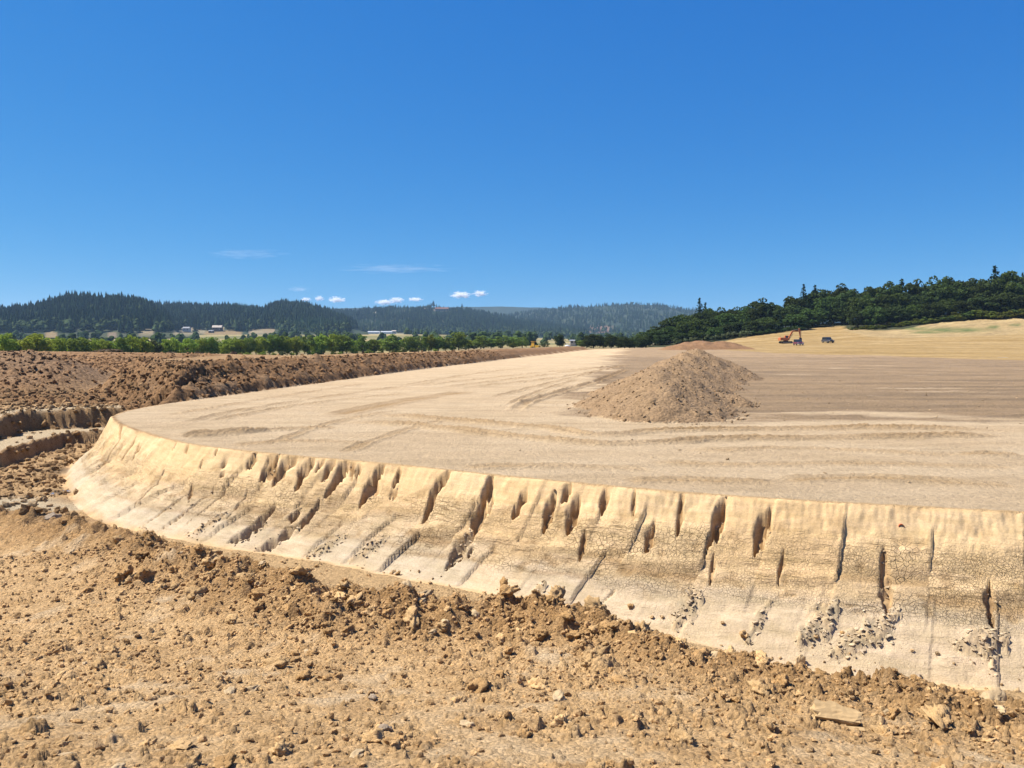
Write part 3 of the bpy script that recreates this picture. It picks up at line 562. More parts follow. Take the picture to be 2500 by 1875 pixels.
# valley floor out to the horizon
def valley_z(x, y):
    return -.62 - 1.9 * sstep(60, -60, x) * sstep(1000, 600, y) + 16 * sstep(700, 1500, y) * sstep(.25, -.15, x / np.maximum(y, 1)) + 5 * sstep(800, 2200, y) + .5 * fbm(x * .01, y * .01, 211)
vy = np.r_[np.linspace(380, 1600, 70), np.linspace(1650, 9000, 40)]; vu = np.linspace(-1.6, 1.6, 90)
vX = (vu[None, :] * vy[:, None]).ravel(); vY = np.repeat(vy, len(vu)); vq = np.arange(len(vX)).reshape(len(vy), len(vu)); vQ = np.stack([vq[:-1, :-1], vq[:-1, 1:], vq[1:, 1:], vq[1:, :-1]], -1).reshape(-1, 4)
vc = mixn(np.tile((.20, .19, .07), (len(vX), 1)), (.50, .38, .17), np.clip(.3 + 1.8 * fbm(vX * .006, vY * .006, 212), 0, 1))
tag(obj('valley', mesh_np('valley', np.c_[vX, vY, valley_z(vX, vY)], vQ, M_field, {'col': vc})), kind='structure')
# wooded hills: skyline read in pixels, near foot and ridge distance in metres
HILLS = [
 ('near hill', [(-700, 742), (-300, 738), (-100, 750), (0, 749), (40, 745), (76, 741), (106, 735), (152, 720), (171, 714), (218, 714), (260, 716), (304, 716), (332, 718), (361, 729), (400, 752), (430, 782), (450, 800), (470, 812)], 1130, 1500, 24, 813, 62),
 ('middle hill', [(230, 760), (300, 742), (366, 737), (440, 738), (520, 740), (600, 735), (645, 740), (690, 732), (740, 735), (780, 746), (810, 757), (850, 775), (900, 800)], 1420, 2000, 24, 812, 70),
 ('long ridge', [(560, 760), (700, 750), (780, 750), (870, 752), (925, 747), (1008, 743), (1058, 745), (1100, 750), (1133, 748), (1180, 757), (1250, 770), (1330, 783), (1430, 800), (1560, 822)], 2050, 2900, 22, 823, 135),
 ('right hill', [(1100, 800), (1180, 775), (1260, 757), (1313, 752), (1379, 745), (1456, 740), (1541, 736), (1610, 738), (1650, 747), (1696, 750), (1760, 758), (1900, 765), (2200, 760), (2600, 756), (3100, 752)], 2600, 3900, 21, 824, 150),
 ('far ridge', [(700, 756), (900, 752), (1060, 750), (1140, 750), (1220, 749), (1310, 751), (1400, 756), (1600, 760), (2000, 764)], 3950, 5000, 0, 812, 0)]
CLEAR = [  # open ground on the slopes: x0, x1, y0, y1, distance, colour
 (640, 668, 803, 812, 1440, (.50, .38, .22)), (497, 590, 809, 822, 1420, (.52, .36, .17)), (610, 640, 807, 815, 1460, (.55, .44, .26)), (425, 500, 806, 816, 1420, (.50, .42, .25)), (345, 372, 806, 818, 1350, (.50, .40, .24)), (785, 862, 792, 808, 2080, (.42, .235, .12)), (860, 985, 804, 818, 2060, (.48, .42, .25)), (1060, 1097, 749, 757, 2830, (.50, .36, .24)), (1440, 1490, 797, 810, 2650, (.40, .24, .15)), (520, 545, 788, 806, 1450, (.45, .35, .2)), (110, 135, 812, 824, 1180, (.5, .36, .18)), (262, 282, 814, 824, 1180, (.4, .3, .2)), (445, 470, 796, 808, 1430, (.5, .4, .25))]
M_hill = soil_mat('hill_ground', 1.0, .5, .3, .2, far=True); M_forest = tint_leaf_mat('forest')
def hill_fn(sil, Db, Dr, th, bpy_):
    sx = np.array([p[0] for p in sil], float); sy = np.array([p[1] for p in sil], float)
    def f(px, D):
        s = np.interp(px, sx, sy); zr = EYE + (HOR - s) / FPX * Dr - th * .85; zb = EYE + (HOR - bpy_) / FPX * Db
        zr = np.maximum(zr, zb + 1); t = (D - Db) / (Dr - Db)
        q = np.clip(t, 0, 1); z = zb + (zr - zb) * (q ** .92) - np.clip(t - 1, 0, 9) * (zr - zb) * .8 - np.clip(-t, 0, 9) * 60
        X = (px - CX) / FPX * D
        return X, z + (7 if th else 4) * fbm(X * .006, D * .006, 221) * np.clip(t * 3, 0, 1)
    return f
def conifer_unit(rng, tiers=4, n=6):
    """height 1 tree: stacked ragged skirts"""
    v = []; f = []
    for k in range(tiers):
        z0 = .08 + .78 * k / tiers; z1 = min(1.0, z0 + .52 * (1 - .35 * k / tiers)) if k < tiers - 1 else 1.0; r = .20 * (1 - k / (tiers + .6)) ** .85
        b = len(v); ph = rng.uniform(0, 6.28); v.append((0, 0, z1))
        for i in range(n): a = ph + 2 * math.pi * i / n; rr = r * rng.uniform(.7, 1.2); v.append((rr * math.cos(a), rr * math.sin(a), z0 + rng.uniform(-.05, .05)))
        for i in range(n): f.append((b, b + 1 + i, b + 1 + (i + 1) % n))
    return np.array(v), np.array(f)
def blob_unit(rng):
    v = []; f = []
    for k in range(3):
        c = np.array([rng.uniform(-.2, .2), rng.uniform(-.2, .2), .45 + .28 * k]); r = (.42, .38, .27)[k]; b = len(v)
        for (zz, m) in ((-.75, .65), (.15, 1.0), (.75, .6)):
            for i in range(5): a = 2 * math.pi * (i + .5 * (zz > 0)) / 5; q = r * m * rng.uniform(.8, 1.2); v.append((c[0] + q * math.cos(a), c[1] + q * math.sin(a), c[2] + r * zz))
        v.append((c[0], c[1], c[2] + r * 1.05))
        for l in (0, 1):
            for i in range(5): j = (i + 1) % 5; f += [(b + l * 5 + i, b + l * 5 + j, b + l * 5 + 5 + j), (b + l * 5 + i, b + l * 5 + 5 + j, b + l * 5 + 5 + i)]
        for i in range(5): f.append((b + 10 + i, b + 10 + (i + 1) % 5, b + 15))
    return np.array(v), np.array(f)
rngF = np.random.default_rng(11)
CON = [conifer_unit(rngF) for _ in range(5)]; CONS = [conifer_unit(rngF, 3, 5) for _ in range(4)]; BLB = [blob_unit(rngF) for _ in range(4)]
def scatter(name, units, X, Y, Zb, H, Wd, col, mat, kindname='stuff'):
    V = []; Fc = []; Cc = []; off = 0; ch = rngF.integers(0, len(units), len(X)); ang = rngF.uniform(0, 6.28, len(X))
    for u, (uv, uf) in enumerate(units):
        k = np.where(ch == u)[0]
        if not len(k): continue
        ca, sa = np.cos(ang[k])[:, None], np.sin(ang[k])[:, None]
        vx = (uv[None, :, 0] * ca - uv[None, :, 1] * sa) * (H * Wd)[k][:, None] + X[k][:, None]; vyy = (uv[None, :, 0] * sa + uv[None, :, 1] * ca) * (H * Wd)[k][:, None] + Y[k][:, None]
        vz = uv[None, :, 2] * H[k][:, None] + Zb[k][:, None]
        V.append(np.stack([vx, vyy, vz], -1).reshape(-1, 3)); Fc.append((uf[None] + (np.arange(len(k)) * len(uv))[:, None, None] + off).reshape(-1, 3)); Cc.append(np.repeat(col[k], len(uv), 0)); off += len(k) * len(uv)
    o = obj(name, mesh_np(name, np.vstack(V), np.vstack(Fc), mat, {'col': np.vstack(Cc)}, smooth=False)); return o
for hi, (hname, sil, Db, Dr, th, bpy_, area) in enumerate(HILLS):
    f = hill_fn(sil, Db, Dr, th, bpy_); x0, x1 = sil[0][0], sil[-1][0]
    pxs = np.linspace(x0, x1, 170); Ds = Db + (Dr - Db) * np.r_[-.12, np.linspace(0, 1, 40), 1.08, 1.25, 1.6]
    PX, DD = np.meshgrid(pxs, Ds); X, zz = f(PX.ravel(), DD.ravel()); q = np.arange(PX.size).reshape(PX.shape); qq = np.stack([q[:-1, :-1], q[:-1, 1:], q[1:, 1:], q[1:, :-1]], -1).reshape(-1, 4)
    c = mixn(np.tile((.04, .06, .03), (PX.size, 1)), (.12, .12, .05), np.clip(fbm(X * .004, DD.ravel() * .004, 222), 0, .6))
    if not th: c = mixn(np.tile((.035, .055, .03), (PX.size, 1)), (.30, .24, .18), sstep(.15, .35, fbm(X * .003, DD.ravel() * .0015, 223)) * (PX.ravel() > 1200) * .5)
    ppx, ppy = project(X, DD.ravel(), zz)
    for a0, a1, b0, b1, dd, cc in CLEAR:
        if Db <= dd <= Dr: c = mixn(c, [q_ * .62 for q_ in cc], sstep(1.25, .8, (np.abs(ppx - (a0 + a1) / 2) / ((a1 - a0) / 2 + 3)) ** 3 + (np.abs(ppy - (b0 + b1) / 2) / ((b1 - b0) / 2 + 3)) ** 3 + .7 * fbm(X * .012, DD.ravel() * .012, 230)))
    tag(obj('hill', mesh_np('hill', np.c_[X, DD.ravel(), zz], qq, M_hill, {'col': c})), kind='structure')
    if not th: continue
    n = int((x1 - x0) / FPX * (Db + Dr) / 2 * (Dr - Db) * 1.04 / area); n = min(n, 10500)
    px = rngF.uniform(x0, x1, n); t = rngF.uniform(0, 1.04, n); D = Db + (Dr - Db) * t; X, zz = f(px, D)
    h = th * rngF.uniform(.65, 1.15, n) * (1 + .15 * fbm(X * .01, D * .01, 224)); young = sstep(.12, .25, fbm(X * .0035 + 3, D * .0035, 225)) * (hi > 0); h *= 1 - .45 * young
    ppx, ppb = project(X, D, zz); _, ppt = project(X, D, zz + h); hw = h * .2 * FPX / D; keep = np.ones(n, bool)
    for a0, a1, b0, b1, dd, cc in CLEAR: keep &= ~((ppx > a0 - hw) & (ppx < a1 + hw) & (ppb > b0) & (ppt < b1 - 1) & (D < dd + 60) & (dd <= Dr + 60))
    if hi == 0: keep &= ~((rngF.uniform(0, 1, n) < .3) & (t < .12))
    decid = (rngF.uniform(0, 1, n) < .10 + .55 * sstep(.22, .0, t)) ; g = rngF.uniform(.7, 1.3, n)[:, None]
    colr = np.array((.038, .066, .033)) * g; colr = mixn(colr, (.055, .10, .042), young); colr[decid] = (np.array((.075, .105, .042)) * g)[decid]
    k = keep & ~decid; wd = rngF.uniform(.85, 1.35, n)
    tag(scatter('forest', CON if hi < 2 else CONS, X[k], D[k], zz[k], h[k], wd[k], colr[k], M_forest), 'dense dark conifer forest covering the %s' % ('near hill at the left' if hi == 0 else 'middle hill behind the farm houses' if hi == 1 else 'long ridge in the centre' if hi == 2 else 'blue hazy hill at centre right'), 'forest', kind='stuff')
    k = keep & decid; h2 = h * .52
    tag(scatter('woodland', BLB, X[k], D[k], zz[k], h2[k], wd[k] * 1.0, colr[k], M_forest), 'rounded broadleaf trees among the conifers on the %s' % ('near hill' if hi == 0 else 'middle hill' if hi == 1 else 'long ridge' if hi == 2 else 'hazy hill'), 'woodland', kind='stuff')
# scattered hedgerow trees on the valley floor
n = 900; px = rngF.uniform(-150, 1560, n); D = rngF.uniform(520, 1900, n) ** 1.0; X = (px - CX) / FPX * D; zz = valley_z(X, D); keep = np.ones(n, bool); h = rngF.uniform(5, 11, n); ppx, ppb = project(X, D, zz); _, ppt = project(X, D, zz + h); hw = h * .4 * FPX / D
for a0, a1, b0, b1, dd, cc in CLEAR: keep &= ~((ppx > a0 - hw) & (ppx < a1 + hw) & (ppt < b1 - 2) & (D < dd + 60))
keep &= (fbm(X * .006, D * .006, 226) > -.12); g = rngF.uniform(.7, 1.3, n)[:, None]
tag(scatter('woodland', BLB, X[keep], D[keep], zz[keep], h[keep], rngF.uniform(.9, 1.4, n)[keep], (np.array((.055, .085, .032)) * g)[keep], M_forest), 'hazy clumps of trees on the valley floor below the hills', 'woodland', kind='stuff')

# ------------------------------------------------------------------ trees
def ordw(n):
    base = ['first', 'second', 'third', 'fourth', 'fifth', 'sixth', 'seventh', 'eighth', 'ninth', 'tenth', 'eleventh', 'twelfth', 'thirteenth', 'fourteenth', 'fifteenth', 'sixteenth', 'seventeenth', 'eighteenth', 'nineteenth']
    if n <= 19: return base[n - 1]
    tens = {2: 'twent', 3: 'thirt', 4: 'fort', 5: 'fift', 6: 'sixt', 7: 'sevent', 8: 'eight', 9: 'ninet'}
    if n >= 100: return 'hundred and ' + ordw(n - 100) if n > 100 else 'hundredth'
    return tens[n // 10] + 'ieth' if n % 10 == 0 else tens[n // 10] + 'y-' + base[n % 10 - 1]
def leaf_quads(c, d, size, rng):
    """leaf-sized faces at points c facing roughly along d"""
    n = len(c); nr = d + rng.normal(0, .55, (n, 3)); nr /= np.linalg.norm(nr, axis=1)[:, None]
    a = np.cross(nr, rng.normal(0, 1, (n, 3))); a /= np.linalg.norm(a, axis=1)[:, None]; b = np.cross(nr, a)
    s = (size * rng.uniform(.55, 1.35, n))[:, None]
    v = np.stack([c - a * s, c - b * s * .7, c + a * s, c + b * s * .7], 1).reshape(-1, 3); return v, np.arange(4 * n).reshape(-1, 4)
def crown_mesh(name, seed, rx, rz, zc, ncl, nl, ls, mat, flat=.0, hole=.0):
    rng = np.random.default_rng(seed); cs = []
    d = rng.normal(0, 1, (ncl, 3)); d /= np.linalg.norm(d, axis=1)[:, None]; rad = rng.uniform(.25, 1, ncl) ** .45
    cc = d * rad[:, None] * np.array([rx, rx, rz]) * .80; cc[:, 2] += zc; cc[:, 2] = np.where(cc[:, 2] < zc, zc + (cc[:, 2] - zc) * (1 - flat), cc[:, 2])
    pts = []; nr = []
    for i in range(ncl):
        r = rx * rng.uniform(.20, .38); q = rng.normal(0, 1, (nl, 3)); q /= np.linalg.norm(q, axis=1)[:, None]; q[:, 2] = np.where(rng.uniform(0, 1, nl) < .5, np.abs(q[:, 2]), q[:, 2])
        pts.append(cc[i] + q * np.array([r, r, r * .75]) * rng.uniform(.75, 1.05, (nl, 1))); nr.append(q)
    v, f = leaf_quads(np.vstack(pts), np.vstack(nr), ls, rng); return mesh_np(name, v, f, mat, smooth=False)
def trunk_mesh(name, seed, h, r, spread, mat, limbs=5):
    rng = random.Random(seed); b = MB(); b.cyl((0, 0, -.3), (rng.uniform(-.15, .15), rng.uniform(-.15, .15), h * .45), r, 8, r * .7)
    for i in range(limbs):
        a = 6.28 * i / limbs + rng.uniform(-.4, .4); z0 = h * rng.uniform(.25, .45); b.cyl((0, 0, z0), (math.cos(a) * spread * rng.uniform(.4, .8), math.sin(a) * spread * rng.uniform(.4, .8), z0 + h * rng.uniform(.25, .45)), r * .45, 6, r * .12)
    b.cyl((0, 0, h * .42), (rng.uniform(-.3, .3), 0, h * .85), r * .65, 6, r * .1)
    me = bpy.data.meshes.new(name); me.from_pydata(b.v, [], b.f); me.update(); me.materials.append(mat); return me
def conifer_mesh(name, seed, mat):
    """height 10: whorls of drooping boughs made of small faces"""
    rng = np.random.default_rng(seed); pts = []; nr = []
    for z in np.linspace(1.0, 9.9, 30):
        r = 2.1 * (1 - z / 10.2) ** .8 + .06; nb = max(5, int(11 * r / 2) + 4)
        for i in range(nb):
            a = rng.uniform(0, 6.28); L = r * rng.uniform(.65, 1.15)
            for t in np.linspace(.25, 1, max(2, int(5 * L / 2) + 1)):
                pts.append((L * t * math.cos(a), L * t * math.sin(a), z - .35 * L * t * t + rng.normal(0, .06))); nr.append((math.cos(a) * .6, math.sin(a) * .6, .8))
    v, f = leaf_quads(np.array(pts), np.array(nr), .26, rng); return mesh_np(name, v, f, mat, smooth=False)
M_bark = plain('bark', (.11, .085, .06), .9, var=.3); 
L_lt = leaf_mat('leaf_light', (.31, .40, .075), .30, .45, .025); L_md = leaf_mat('leaf_mid', (.20, .28, .065), .25, .45, .02); L_ol = leaf_mat('leaf_olive', (.15, .18, .085), .2, .35); L_yl = leaf_mat('leaf_yellow', (.20, .22, .035), .3, .2)
L_oak = leaf_mat('leaf_oak', (.062, .088, .030), .18, .5, .02); L_con = leaf_mat('leaf_conifer', (.036, .062, .032), .08, .45, .015); L_oakg = leaf_mat('leaf_oak_green', (.085, .128, .037), .22, .4, .02); L_brm = leaf_mat('leaf_bramble', (.13, .155, .03), .25, .4, .03); L_dry = leaf_mat('brush_dry', (.17, .125, .085), .1, .4)
ROUND = [(crown_mesh('crown', 300 + i, 4.1, 4.6, 5.0, 36, 46, .36, m, .0), trunk_mesh('trunk', i, 7.5, .28, 2.6, M_bark)) for i, m in enumerate((L_lt, L_md, L_lt, L_md, L_yl, L_ol))]
OAKS = [(crown_mesh('crown', 340 + i, 4.4, 4.9, 5.0, 52, 56, .34, m, .0), trunk_mesh('trunk', 20 + i, 7.5, .34, 3.0, M_bark)) for i, m in enumerate((L_oak, L_oak, L_oakg, L_oak, L_oakg))]
CONI = [(conifer_mesh('crown', 360 + i, L_con), trunk_mesh('trunk', 40 + i, 8, .2, .3, M_bark, 2)) for i in range(3)]
SHRB = [(crown_mesh('foliage', 380 + i, 1.25, .95, .95, 16, 40, .17, m, .3), trunk_mesh('stem', 60 + i, 1.4, .05, .7, M_bark)) for i, m in enumerate((L_lt, L_brm, L_ol, L_oakg, L_dry))]
def plant(name, unit, x, y, z, h, w, label, cat, group, rng, part=('crown', 'trunk'), unit_h=10.0):
    e = empty(name, (x, y, z - .1), rng.uniform(0, 6.28), label, cat, group); s = h / unit_h
    for me, pn in zip(unit, part): obj(pn, me, e, scale=(s * w, s * w, s))
    return e
rt = random.Random(5)
row = [(15, 810, 44, 0), (89, 812, 70, 0), (144, 823, 38, 2), (190, 823, 62, 1), (233, 831, 28, 2), (254, 829, 30, 0), (273, 834, 28, 0), (296, 823, 42, 1), (322, 819, 42, 2), (351, 823, 40, 0), (380, 830, 30, 5), (404, 828, 34, 0), (417, 826, 40, 2), (457, 826, 46, 0), (489, 827, 34, 2), (514, 823, 42, 1), (552, 830, 38, 0), (571, 825, 34, 2), (586, 829, 32, 0), (609, 823, 36, 1), (637, 821, 40, 0), (666, 817, 40, 1), (681, 819, 36, 3), (700, 824, 34, 2), (723, 821, 38, 0), (751, 821, 36, 3), (774, 823, 34, 0), (789, 817, 36, 2), (812, 815, 42, 0), (837, 817, 42, 1), (862, 831, 28, 2), (885, 821, 38, 3), (912, 829, 32, 1), (958, 819, 56, 3), (1000, 822, 40, 1), (1029, 823, 34, 3), (1052, 817, 24, 4), (1070, 823, 34, 1), (1087, 825, 32, 3), (1120, 811, 44, 1), (1143, 832, 28, 2), (1174, 823, 42, 3), (1199, 829, 34, 1), (1226, 823, 40, 3), (1253, 825, 34, 1), (1275, 826, 32, 3), (1330, 836, 22, 5), (1420, 834, 30, 1)]
def rowY(px): return float(np.interp(px, [-300, 0, 400, 800, 1250, 1450], [190, 205, 265, 320, 370, 345]))
tone = {0: 'bright green', 1: 'mid green', 2: 'bright green', 3: 'deep green', 4: 'yellow-green', 5: 'grey-green'}
for i, (px, top, wpx, k) in enumerate(row):
    Y = rowY(px); X, _, zt = at_Y(px, top - 6, Y); zb = float(zfar(X, Y)[0]); h = zt - zb
    plant('broadleaf_tree', ROUND[k], X, Y, zb, h * 1.02, max(.8, min(1.6, wpx / FPX * Y / (h * .8) * 1.08)), '%s rounded tree, %s from the left in the row behind the berm' % (tone[k], ordw(i + 1)), 'tree', 'row of broadleaf trees behind the berm', rt)
px = -420; i = 0; back = []
while px < 1300:
    px += rt.uniform(15, 27); back.append(px)
for i, px in enumerate(back):
    Y = rowY(px) + rt.uniform(22, 50); top = np.interp(px, [-400, 0, 400, 800, 1250, 1500], [816, 818, 829, 823, 826, 832]) + rt.uniform(-4, 7); X, _, zt = at_Y(px, top, Y); zb = float(zfar(X, Y)[0]); h = zt - zb
    plant('broadleaf_tree', ROUND[rt.choice((0, 1, 1, 2, 3, 3, 5))], X, Y, zb, h, rt.uniform(1.0, 1.4), 'tree half hidden in the second rank behind the berm, %s from the left' % ordw(i + 1), 'tree', 'second rank of trees behind the berm', rt)
for i in range(46):       # low growth at the foot of the row
    px = -60 + i * 29 + rt.uniform(-9, 9); Y = rowY(px) - rt.uniform(4, 14); X = (px - CX) / FPX * Y; zb = float(zfar(X, Y)[0])
    plant('shrub', SHRB[rt.choice((0, 0, 2, 3, 1))], X, Y, zb, rt.uniform(1.6, 3.0), rt.uniform(1.0, 1.5), 'low shrub at the foot of the tree row, %s from the left' % ordw(i + 1), 'shrub', 'shrubs below the tree row', rt, ('foliage', 'stem'), 2.0)
for i, (px, py, wpx) in enumerate(((270, 866, 88), (420, 862, 40), (487, 862, 40), (572, 860, 26))):      # heaps of cut brush
    Y = 150 + i * 12; X, _, z = at_Y(px, py + 3, Y); zb = float(zfar(X, Y)[0]); w = wpx / FPX * Y
    plant('brush_pile', SHRB[4], X, Y, zb, max(1.6, z - zb + .8), w / 2.3 / max(.8, (z - zb + .8) / 2), '%s heap of dry cut brush on the berm top' % ('widest', 'left small', 'right small', 'pointed')[i], 'brush pile', 'heaps of cut brush', rt, ('twigs', 'stem'), 2.0)
for i, (px, top, wpx, Y, u) in enumerate(((1367, 813, 28, 360, OAKS[3]), (1449, 812, 50, 330, OAKS[0]), (1473, 822, 34, 335, OAKS[1]), (1492, 814, 38, 325, OAKS[3]), (1510, 818, 34, 345, OAKS[0]), (1432, 826, 26, 345, OAKS[2]))):
    X, _, zt = at_Y(px, top, Y); zb = float(zfar(X, Y)[0]); h = zt - zb
    plant('oak_tree', u, X, Y, zb, h, wpx / FPX * Y / (h * .86), 'dark round oak standing in the open beside the field end, %s from the left' % ordw(i + 1), 'tree', 'dark oaks in the open', rt)
# wood on the right
CAN = [(1520, 838), (1545, 822), (1580, 800), (1610, 785), (1640, 770), (1690, 760), (1712, 745), (1750, 745), (1790, 744), (1830, 736), (1860, 727), (1905, 727), (1930, 714), (1960, 706), (2010, 697), (2060, 687), (2110, 685), (2170, 684), (2215, 676), (2260, 685), (2290, 670), (2340, 657), (2370, 664), (2400, 656), (2450, 650), (2500, 655), (2600, 650), (2800, 640)]
BAS = [(1520, 850), (1640, 849), (1720, 846), (1810, 825), (1930, 809), (2050, 796), (2075, 806), (2150, 809), (2200, 806), (2280, 791), (2400, 780), (2500, 770), (2800, 745)]
BY = [(1520, 306), (1800, 312), (2050, 332), (2075, 316), (2500, 296), (2800, 300)]
cx_, cy_ = zip(*CAN); bx_, by_ = zip(*BAS); yx_, yy_ = zip(*BY); wood = []
for rk, (frac, dy, step) in enumerate(((.50, 3, 38), (.78, 15, 33), (1.0, 30, 29))):
    px = 1525 + rk * 12
    while px < 2620:
        wood.append((px, rk, frac, dy)); px += step * rt.uniform(.75, 1.25)
cnt = [0, 0, 0]; rkn = ('front', 'middle', 'rear')
for px, rk, frac, dy in wood:
    Y = np.interp(px, yx_, yy_) + dy + rt.uniform(-3, 5); ct = np.interp(px, cx_, cy_); bs = np.interp(px, bx_, by_)
    top = bs + (ct - bs) * min(1.0, frac * rt.uniform(.9, 1.08)) + (rt.uniform(-4, 8) if rk == 2 else 0); X, _, zt = at_Y(px, top, Y); zb = float(zfar(X, Y)[0]); h = max(zt - zb, 5.0); cnt[rk] += 1
    con = rt.random() < (.42 if 1880 < px < 2030 else .12 if px < 2300 else .05); lab = '%s %s, %s from the left in the %s rank of the wood at right' % ('dark pointed' if con else 'dark spreading', 'conifer' if con else 'oak', ordw(cnt[rk]), rkn[rk])
    if con: plant('conifer_tree', rt.choice(CONI), X, Y, zb, h * 1.06, rt.uniform(1.0, 1.5), lab, 'tree', 'wood on the right slope', rt)
    else: plant('oak_tree', rt.choice(OAKS), X, Y, zb, h, min(1.7, max(.85, rt.uniform(10, 14) / (h * .86))), lab, 'tree', 'wood on the right slope', rt)
for i, (px, top, Y) in enumerate(((1708, 727, 345), (1722, 738, 348), (1962, 694, 352), (1990, 695, 356))):
    X, _, zt = at_Y(px, top, Y); zb = float(zfar(X, Y)[0]); plant('conifer_tree', CONI[i % 3], X, Y, zb, zt - zb, 1.0, 'tall conifer spire rising above the wood at right, %s from the left' % ordw(i + 1), 'tree', 'conifer spires above the wood', rt)
for i in range(34):      # bramble hedge at the wood's foot
    px = 2075 + i * 13.2; bs = np.interp(px, bx_, by_); Y = np.interp(px, yx_, yy_) - 4 + rt.uniform(-2, 2); X = (px - CX) / FPX * Y; zb = float(zfar(X, Y)[0]); sz = np.interp(px, [2075, 2200, 2350, 2500], [1.4, 2.0, 3.0, 3.6])
    plant('bramble_bush', SHRB[1 if rt.random() < .8 else 3], X, Y, zb, sz * rt.uniform(.8, 1.2), rt.uniform(1.3, 1.9), 'yellow-green bramble bush below the wood, %s from the left' % ordw(i + 1), 'bush', 'bramble hedge below the wood', rt, ('foliage', 'stem'), 2.0)
for i in range(22):      # grey scrub along the left edge of the stubble
    px = 1655 + i * 15; bs = np.interp(px, bx_, by_); Y = np.interp(px, yx_, yy_) - 4 + rt.uniform(-1, 2); X = (px - CX) / FPX * Y; zb = float(zfar(X, Y)[0])
    plant('scrub_bush', SHRB[2 if px < 1830 else 3], X, Y, zb, rt.uniform(2.4, 3.6) * (1 if px < 1850 else .7), rt.uniform(1.2, 1.7), 'grey-green scrub bush along the stubble edge, %s from the left' % ordw(i + 1), 'bush', 'scrub along the stubble edge', rt, ('foliage', 'stem'), 2.0)
# single tall conifers that stand out on the hills
for i, (px, top, Y, bpy_, w) in enumerate(((476, 774, 1390, 812, 1.1), (1058, 734, 2850, 748, 2.2), (1052, 739, 2850, 749, 1.8), (1128, 741, 2850, 750, 1.8), (340, 768, 1150, 810, 1.2), (302, 772, 1140, 812, 1.3))):
    X, _, zt = at_Y(px, top, Y); zb = at_Y(px, bpy_, Y)[2]; plant('conifer_tree', CONI[i % 3], X, Y, zb, zt - zb, w, ('tall dark conifer beside the white farm house', 'broad dark tree on the skyline of the long ridge', 'dark tree just left of the broad one on the skyline', 'dark ridge-top tree right of the tan villa', 'large conifer at the foot of the near hill, right one', 'large conifer at the foot of the near hill, left one')[i], 'tree', None, rt)

# ------------------------------------------------------------------ loose soil: clods one by one, fine rubble as stuff
import bmesh
def ico(sub):
    b = bmesh.new(); bmesh.ops.create_icosphere(b, subdivisions=sub, radius=1); b.verts.ensure_lookup_table()
    v = np.array([x.co[:] for x in b.verts]); f = np.array([[q.index for q in x.verts] for x in b.faces]); b.free(); return v, f
def n3(v, s, fr):   # cheap smooth 3-d noise from two planes
    return perlin(v[:, 0] * fr + 7.1 * s, v[:, 1] * fr + v[:, 2] * fr * .7, s) + perlin(v[:, 2] * fr - 3.3 * s, v[:, 0] * fr * .6 - v[:, 1] * fr, s + 5)
def clod_verts(seed, sub, amp=.22, flat=.75):
    rg = np.random.default_rng(seed); v, f = ico(sub); v = v.copy()
    for _ in range(rg.integers(4, 8)):      # broken faces
        d = rg.normal(0, 1, 3); d /= np.linalg.norm(d); c = rg.uniform(.55, .85); t = v @ d; v -= np.where(t > c, t - c, 0)[:, None] * d
    v *= (1 + amp * n3(v, seed % 97, 1.3) + amp * .5 * n3(v, seed % 89 + 3, 3.1))[:, None]
    v *= np.array([1.0, rg.uniform(.65, .95), flat * rg.uniform(.75, 1.1)]); return v, f
def clod_mat(name, c, rough=.95, bump=.012):
    m, nt, P, out = nmat(name); n = N(nt); pos = n('ShaderNodeNewGeometry').outputs['Position']; oi = n('ShaderNodeObjectInfo').outputs['Random']
    a = n('ShaderNodeTexNoise', {'Vector': pos, 'Scale': 9.0, 'Detail': 4.0}).outputs[0]; b = n('ShaderNodeTexNoise', {'Vector': pos, 'Scale': 55.0, 'Detail': 6.0, 'Roughness': .7}).outputs[0]
    k = n.math('MULTIPLY', n.math('MULTIPLY_ADD', a, .7 * .63, .65 * .63), n.math('MULTIPLY', n.math('MULTIPLY_ADD', b, .7, .65), n.math('MULTIPLY_ADD', oi, .4, .8)))
    nt.links.new(n.mixc(1.0, (*c, 1), n('ShaderNodeCombineColor', {0: k, 1: k, 2: k}).outputs[0], 'MULTIPLY'), P.inputs['Base Color'])
    nt.links.new(n('ShaderNodeBump', {'Height': b, 'Distance': bump}).outputs[0], P.inputs['Normal']); P.inputs['Roughness'].default_value = rough; P.inputs['Specular IOR Level'].default_value = .15; return m
K_br = clod_mat('clod_brown', (.66, .40, .17), bump=.03); K_tan = clod_mat('clod_tan', (.78, .51, .24), bump=.025); K_pale = clod_mat('stone_pale', (.60, .44, .25), .85, .010); K_grey = clod_mat('stone_grey', (.44, .34, .24), .85, .008)
CL = {}
for kn, mt in (('b', K_br), ('t', K_tan), ('p', K_pale), ('g', K_grey)):
    CL[kn] = []
    for i in range(7):
        v, f = clod_verts(500 + i * 13 + ord(kn), 4, .40 if kn in 'bt' else .24); v = v * (1 + (.16 if kn in 'bt' else .05) * n3(v, i + 31, 6.5) + (.09 if kn in 'bt' else .03) * n3(v, i + 57, 14))[:, None]; CL[kn].append(mesh_np('dirt_clod', v, f, mt))
def W2(px, py, mask):
    p = W(px, py, mask); return p[0], p[1], float(zat(np.array([p[0]]), np.array([p[1]]))[0])
GM = G & (SDC < -1.8)
rc = random.Random(21); placed = []
